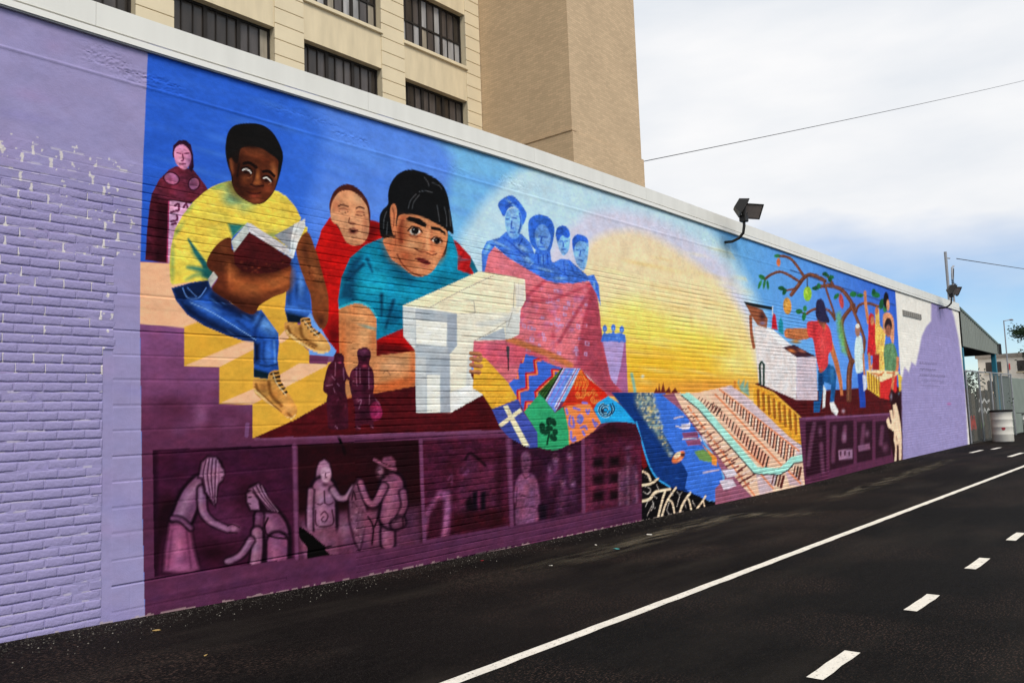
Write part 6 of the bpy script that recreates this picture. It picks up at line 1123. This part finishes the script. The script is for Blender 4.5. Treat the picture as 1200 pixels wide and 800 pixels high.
q0 = at(1118, 350, WY+.9); dx = q0.x-mast.x
MB().tube([(dx, 0, 0), (dx, 0, hgt*.68), (dx+.1, 0, hgt*.80), (dx+.4, 0, hgt*.84)], .04, 8).build('conduit', M_GALV, rm)
for i in range(3): MB().lathe([(0, 0), (.05, .02), (.05, .07), (.03, .1), (.05, .13), (.05, .18), (0, .2)], 10).build('insulator', mat('insulator', lin(90, 110, 135), rough=.3) if i == 0 else bpy.data.materials['insulator'], rm).location = (dx+(-.12, .25, .42)[i], -.03, hgt*(.55, .5, .38)[i])
sv = at(1121, 303, WY+.9); MB().tube([(dx+.38, 0, hgt*.80), (dx+.15, 0, hgt*.6), (dx+.4, 0, hgt*.45)], .02, 6).build('drip_loop', M_WIRE, rm)
wire('service_cable', sv, at(1330, 330, 12.0), .25, .018, 'black service cable leading away from the grey roof mast')

# ------------------------------------------------------------------ canopy, fence and what stands beyond the wall end
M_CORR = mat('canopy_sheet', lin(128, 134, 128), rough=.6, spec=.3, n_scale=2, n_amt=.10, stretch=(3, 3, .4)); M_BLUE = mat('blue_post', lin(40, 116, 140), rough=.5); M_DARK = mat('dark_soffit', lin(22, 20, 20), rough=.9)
CY = WY+.08; cX0, cX1 = 35.0, 41.6
can = empty('canopy', (0, CY, 0), label='grey corrugated metal canopy on blue posts at the end of the mural wall', cat='canopy')
def ctop(x): return 5.08+(x-cX0)/(cX1-cX0)*(4.0-5.08)
def cbot(x): return 3.66+(x-cX0)/(cX1-cX0)*(3.56-3.66)
n = 88; m = MB(); vs = []
for i in range(n+1):
    x = cX0+(cX1-cX0)*i/n; y = .03*(1 if (i//2) % 2 else -1); vs += [(x, y, cbot(x)), (x, y, ctop(x))]
m.add(vs, [(2*i, 2*i+2, 2*i+3, 2*i+1) for i in range(n)]); m.build('fascia', M_CORR, can)
m = MB(); m.add([(cX0, .06, ctop(cX0)), (cX1, .06, ctop(cX1)), (cX1, 7, ctop(cX1)), (cX0, 7, ctop(cX0)), (cX0, .06, ctop(cX0)-.08), (cX1, .06, ctop(cX1)-.08), (cX1, 7, ctop(cX1)-.08), (cX0, 7, ctop(cX0)-.08)], [(0, 1, 2, 3), (7, 6, 5, 4), (0, 4, 5, 1), (1, 5, 6, 2), (2, 6, 7, 3), (3, 7, 4, 0)]); m.build('roof', M_CORR, can)
m = MB(); m.add([(cX0, -.045, ctop(cX0)-.03), (cX1, -.045, ctop(cX1)-.03), (cX1, -.045, ctop(cX1)+.06), (cX0, -.045, ctop(cX0)+.06), (cX0, .05, ctop(cX0)-.03), (cX1, .05, ctop(cX1)-.03), (cX1, .05, ctop(cX1)+.06), (cX0, .05, ctop(cX0)+.06)], [(0, 1, 2, 3), (7, 6, 5, 4), (0, 4, 5, 1), (1, 5, 6, 2), (2, 6, 7, 3), (3, 7, 4, 0)]); m.build('edge_trim', mat('canopy_trim', lin(96, 112, 104), rough=.6), can)
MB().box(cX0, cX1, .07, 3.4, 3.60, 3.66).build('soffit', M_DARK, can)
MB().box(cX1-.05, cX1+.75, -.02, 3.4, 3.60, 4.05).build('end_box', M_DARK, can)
for x, y in ((35.25, .12), (41.25, .12), (35.3, 6.5), (41.25, 6.5)): MB().bbox(x-.09, x+.09, y-.09, y+.09, 0, 3.62, .012).build('post', M_BLUE, can)
# chain-link fence backed with weathered boards
M_LINK = mat('fence_wire', lin(150, 152, 148), rough=.5); fen = empty('chain_link_fence', (0, WY+.02, 0), label='chain-link fence backed with grimy boards under the canopy', cat='fence')
FX0, FX1, FH = 34.75, 43.8, 2.75
for i in range(5): MB().tube([(FX0+.1+i*2.2, 0, 0), (FX0+.1+i*2.2, 0, FH)], .035, 8).build('post', M_GALV, fen)
MB().tube([(FX0, 0, FH-.03), (FX1, 0, FH-.03)], .025, 8).build('rail', M_GALV, fen)
lk = MB(); stp = .11
def bar2(x0, z0, x1, z1): 
    d = Vector((x1-x0, 0, z1-z0)).normalized(); nrm = Vector((-d.z, 0, d.x))*.005
    lk.add([(x0+nrm.x, -.04, z0+nrm.z), (x0-nrm.x, -.04, z0-nrm.z), (x1-nrm.x, -.04, z1-nrm.z), (x1+nrm.x, -.04, z1+nrm.z)], [(0, 1, 2, 3)])
x = FX0-FH
while x < FX1:
    a, b_ = max(x, FX0), min(x+FH, FX1); bar2(a, a-x, b_, b_-x); bar2(a, FH-(a-x), b_, FH-(b_-x)); x += stp*1.4
lk.build('wire_mesh', M_LINK, fen)
BC = [lin(78, 68, 56), lin(58, 56, 52), lin(86, 80, 68), lin(46, 46, 40), lin(70, 62, 54), lin(64, 70, 66)]
x = FX0+.1; k = 0
while x < FX1-3.4:
    w = rnd.uniform(.35, .6); MB().box(x, x+w-.012, .10, .13, .06, 2.1-rnd.uniform(0, .5)).build('board', mat('fence_board', BC[k % 6], rough=.9, n_scale=3, n_amt=.35, stretch=(4, 4, 1)), fen); x += w; k += 1
MB().box(x, FX1, .10, .13, .05, FH-.1).build('sheet_panel', mat('grey_sheet', lin(100, 110, 106), rough=.7, n_scale=2, n_amt=.15), fen)
def daub(pts, w, c, name):
    m = MB()
    for P in pts:
        for (a, b_), (c_, d_) in zip(P[:-1], P[1:]):
            u = Vector((c_-a, 0, d_-b_)).normalized(); nn = Vector((-u.z, 0, u.x))*w; m.add([(a+nn.x, .093, b_+nn.z), (a-nn.x, .093, b_-nn.z), (c_-nn.x, .093, d_-nn.z), (c_+nn.x, .093, d_+nn.z)], [(0, 1, 2, 3)])
    m.build('graffiti', mat(name, c, rough=.8), fen)
daub([[(37.2, 1.55), (37.5, 1.7), (37.8, 1.5), (38.2, 1.65), (38.6, 1.5), (39.2, 1.6)], [(37.0, 1.15), (37.3, 1.3), (37.5, 1.1)], [(37.9, 1.1), (38.1, 1.28), (38.4, 1.1), (38.8, 1.25), (39.2, 1.12)]], .05, lin(200, 200, 196), 'graffiti_white')
daub([[(35.5, .5), (35.6, 1.0), (35.9, .55), (36.1, 1.0), (36.3, .5)]], .11, lin(196, 60, 50), 'graffiti_red'); daub([[(37.3, .5), (37.5, .9), (37.8, .6)]], .09, lin(96, 130, 70), 'graffiti_green')
# white drum used as a bin
bp = on_ground(1176, 517.5); bp.y = min(bp.y, WY-.5)
bin_ = empty('trash_drum', (bp.x, bp.y, float(ground_z(bp.x, bp.y))), label='white ribbed drum used as a bin, by the chain-link fence', cat='bin')
R0 = .36
prof = [(.0, .0), (R0-.01, .0), (R0, .02)]
for i in range(1, 4): z = .28*i; prof += [(R0, z-.03), (R0+.015, z), (R0, z+.03)]
prof += [(R0, 1.08), (R0+.015, 1.1), (R0+.015, 1.13), (R0-.01, 1.13)]
MB().lathe(prof, 28).build('drum', mat('drum_paint', lin(214, 210, 200), rough=.6, n_scale=3, n_amt=.1), bin_)
MB().lathe([(R0+.03, 1.12), (R0+.035, 1.19), (R0-.02, 1.2), (R0-.05, 1.0), (0, .98)], 28).build('liner', M_DARK, bin_)
mk = MB(); a0 = math.atan2(-bp.y, -bp.x)+.1
for i in range(8):
    a1, a2 = 2*math.pi*i/8, 2*math.pi*(i+1)/8; P = [(0, 0), (.07*math.cos(a1), .07*math.sin(a1)), (.07*math.cos(a2), .07*math.sin(a2))]
    mk.add([((R0+.004)*math.cos(a0+u/R0), (R0+.004)*math.sin(a0+u/R0), .5+v) for u, v in P], [(0, 1, 2)])
mk.build('sticker', mat('sticker', lin(150, 50, 60)), bin_)
# bicycle leaning by the fence
bk = at(1202, 488, WY-.4); bcy = empty('bicycle', (bk.x, WY-.3, .0), math.radians(8), label='bicycle with pale frame leaning by the fence past the drum', cat='bicycle')
M_RUB = mat('rubber', lin(28, 28, 28), rough=.9); M_BIKE = mat('bike_frame', lin(206, 204, 200), rough=.4)
for wx in (-.52, .52):
    wh = empty('wheel', (wx, 0, .34), parent=bcy)
    MB().tube([(.33*math.cos(a*math.pi/12), 0, .33*math.sin(a*math.pi/12)) for a in range(25)], .02, 6, False).build('tyre', M_RUB, wh)
    MB().tube([(.305*math.cos(a*math.pi/12), 0, .305*math.sin(a*math.pi/12)) for a in range(25)], .010, 6, False).build('rim', M_GALV, wh)
    sp = MB()
    for a in range(12): sp.tube([(0, 0, 0), (.3*math.cos(a*math.pi/6), 0, .3*math.sin(a*math.pi/6))], .003, 4)
    sp.build('spokes', M_GALV, wh)
fm = MB()
for a, b_ in (((-.52, 0, .34), (-.05, 0, .32)), ((-.05, 0, .32), (-.18, 0, .86)), ((-.18, 0, .78), (.36, 0, .84)), ((-.05, 0, .32), (.36, 0, .76)), ((-.52, 0, .34), (-.16, 0, .76)), ((.52, 0, .34), (.33, 0, .95))): fm.tube([a, b_], .018, 8)
fm.build('frame', M_BIKE, bcy); MB().tube([(.33, -.26, .98), (.31, 0, .96), (.33, .26, .98)], .014, 8).build('handlebar', M_BLACK, bcy); MB().bbox(-.30, -.06, -.06, .06, .88, .93, .02).build('saddle', M_RUB, bcy)
# grey-green wall, pale blocks and roofs far behind the canopy
MB().bbox(44.5, 75, WY+.2, WY+.6, 0, 2.6, .02).build('boundary_wall', mat('green_grey_wall', lin(128, 138, 130), rough=.85, n_scale=1.5), None, label='plain grey-green wall beyond the fence', cat='wall')
def far_building(name, x0, x1, y0, y1, h, c, label, cols, rows, roofc):
    r = empty(name, ((x0+x1)/2, (y0+y1)/2, 0), label=label, cat='building'); hx, hy = (x1-x0)/2, (y1-y0)/2
    MB().box(-hx, hx, -hy, hy, 0, h).build('wall', mat(name+'_wall', c, rough=.9, n_scale=.4, n_amt=.12), r); MB().box(-hx-.2, hx+.2, -hy-.2, hy+.2, h, h+.35).build('roof', mat(name+'_roof', roofc, rough=.9), r)
    for i in range(cols):
        for j in range(rows):
            u = -hy+(i+.5)*2*hy/cols; z = h*(j+.5)/rows; w = hy/cols*.5; v = empty('window', (-hx, u, z), parent=r); MB().box(-.04, .02, -w, w, -h/rows*.28, h/rows*.28).build('pane', PANES[1], v); MB().box(-.12, .0, -w-.1, w+.1, -h/rows*.28-.12, -h/rows*.28).build('sill', M_STONE, v)
    return r
far_building('corner_house', 92, 104, 22, 34, 6.6, lin(248, 236, 222), 'pale peach block far behind the fence', 4, 3, lin(150, 140, 130))
far_building('grey_shed', 62, 72, 16.5, 22, 5.2, lin(110, 106, 98), 'low dark grey-brown shed seen under the canopy', 3, 1, lin(96, 92, 84))
far_building('cream_house', 100, 112, 8, 19.5, 6.0, lin(248, 238, 224), 'cream house far beyond the boundary wall', 4, 3, lin(160, 150, 140))
# thin street pole with a red band
sp0 = at(1184.5, 468, 11.0); spx = empty('street_pole', (sp0.x, 11.0, 0), label='thin tall street pole with a small arm and a red sign', cat='pole')
ph = at(1184, 378, 11.0).z
MB().tube([(0, 0, 0), (0, 0, ph)], [.06, .035], 8).build('pole', M_GALV, spx); MB().tube([(0, 0, ph-.03), (.5, -.3, ph+.05)], .03, 6).build('arm', M_GALV, spx); MB().bbox(.45, .85, -.45, -.25, ph, ph+.1, .02).build('lamp_head', M_GALV, spx)
zr = at(1185, 430, 11.0).z; MB().bbox(-.16, .16, -.12, -.09, zr-.22, zr+.22, .01).build('sign', mat('red_sign', lin(190, 30, 40)), spx)
# tree reaching in from the right
def leaf_tree(name, loc, h, rad, n, seed, label):
    rg = random.Random(seed); r = empty(name, loc, label=label, cat='tree'); bark = mat('bark', lin(70, 58, 48), rough=.95); t = MB()
    t.tube([(0, 0, -.1), (.1, .05, h*.3), (.0, .1, h*.6), (.05, 0, h*.9)], [.28, .22, .15, .05], 10); cl_ = []
    for i in range(26):
        a = rg.uniform(0, 6.28); z = h*rg.uniform(.38, .95); rr = rad*rg.uniform(.45, 1.0)*math.sin(math.pi*min(1, max(.12, 1.15*(z/h-.3)))); e = Vector((rr*math.cos(a), rr*math.sin(a), z+rg.uniform(-.2, .5))); cl_.append(e)
        t.tube([(0, .05, z*.72), (e.x*.5, e.y*.5, z*.9), e], [.07, .045, .015], 6)
    t.build('trunk', bark, r); m = MB()
    for k in range(n):
        c = rg.choice(cl_); p = c+Vector((rg.gauss(0, .42), rg.gauss(0, .42), rg.gauss(0, .3))); d = Vector((rg.uniform(-1, 1), rg.uniform(-1, 1), rg.uniform(-.6, .6))).normalized(); s = d.orthogonal().normalized(); L_ = rg.uniform(.10, .2)
        m.add([p-d*L_, p+s*L_*.4, p+d*L_, p-s*L_*.4+Vector((0, 0, L_*.15))], [(0, 1, 2, 3)])
    m.build('crown', mat('foliage', (.02, .034, .018, 1), rough=.9, spec=.05, n_scale=2, n_amt=.5), r)
tp = at(1222, 400, 13.5)
leaf_tree('street_tree', (tp.x, 13.5, 0), tp.z+1.6, 3.4, 5200, 5, 'dark leafy tree reaching in above the cream house')
def shrub(x, y, h, rad, n, seed, label):
    rg = random.Random(seed); r = empty('shrub', (x, y, 0), label=label, cat='shrub', group='shrubs behind the chain-link fence'); t = MB(); tips = []
    for i in range(14):
        a = rg.uniform(0, 6.28); e = Vector((rad*rg.uniform(.2, 1)*math.cos(a), rad*rg.uniform(.2, 1)*math.sin(a), h*rg.uniform(.35, 1))); tips.append(e); t.tube([(0, 0, 0), (e.x*.4, e.y*.4, e.z*.6), e], [.03, .02, .008], 5)
    t.build('stem', bpy.data.materials['bark'], r); m = MB()
    for k in range(n):
        p = rg.choice(tips)+Vector((rg.gauss(0, .2), rg.gauss(0, .2), rg.gauss(0, .22))); d = Vector((rg.uniform(-1, 1), rg.uniform(-1, 1), rg.uniform(-.7, .7))).normalized(); s_ = d.orthogonal().normalized(); q = rg.uniform(.05, .1)
        m.add([p-d*q, p+s_*q*.45, p+d*q, p-s_*q*.45], [(0, 1, 2, 3)])
    m.build('crown', bpy.data.materials['foliage'], r)
shrub(38.6, WY+1.1, 2.5, .9, 1500, 31, 'taller dark shrub showing above the boards behind the fence')
shrub(43.0, WY+1.0, 1.9, .8, 1100, 32, 'lower dark shrub behind the grey sheet of the fence')
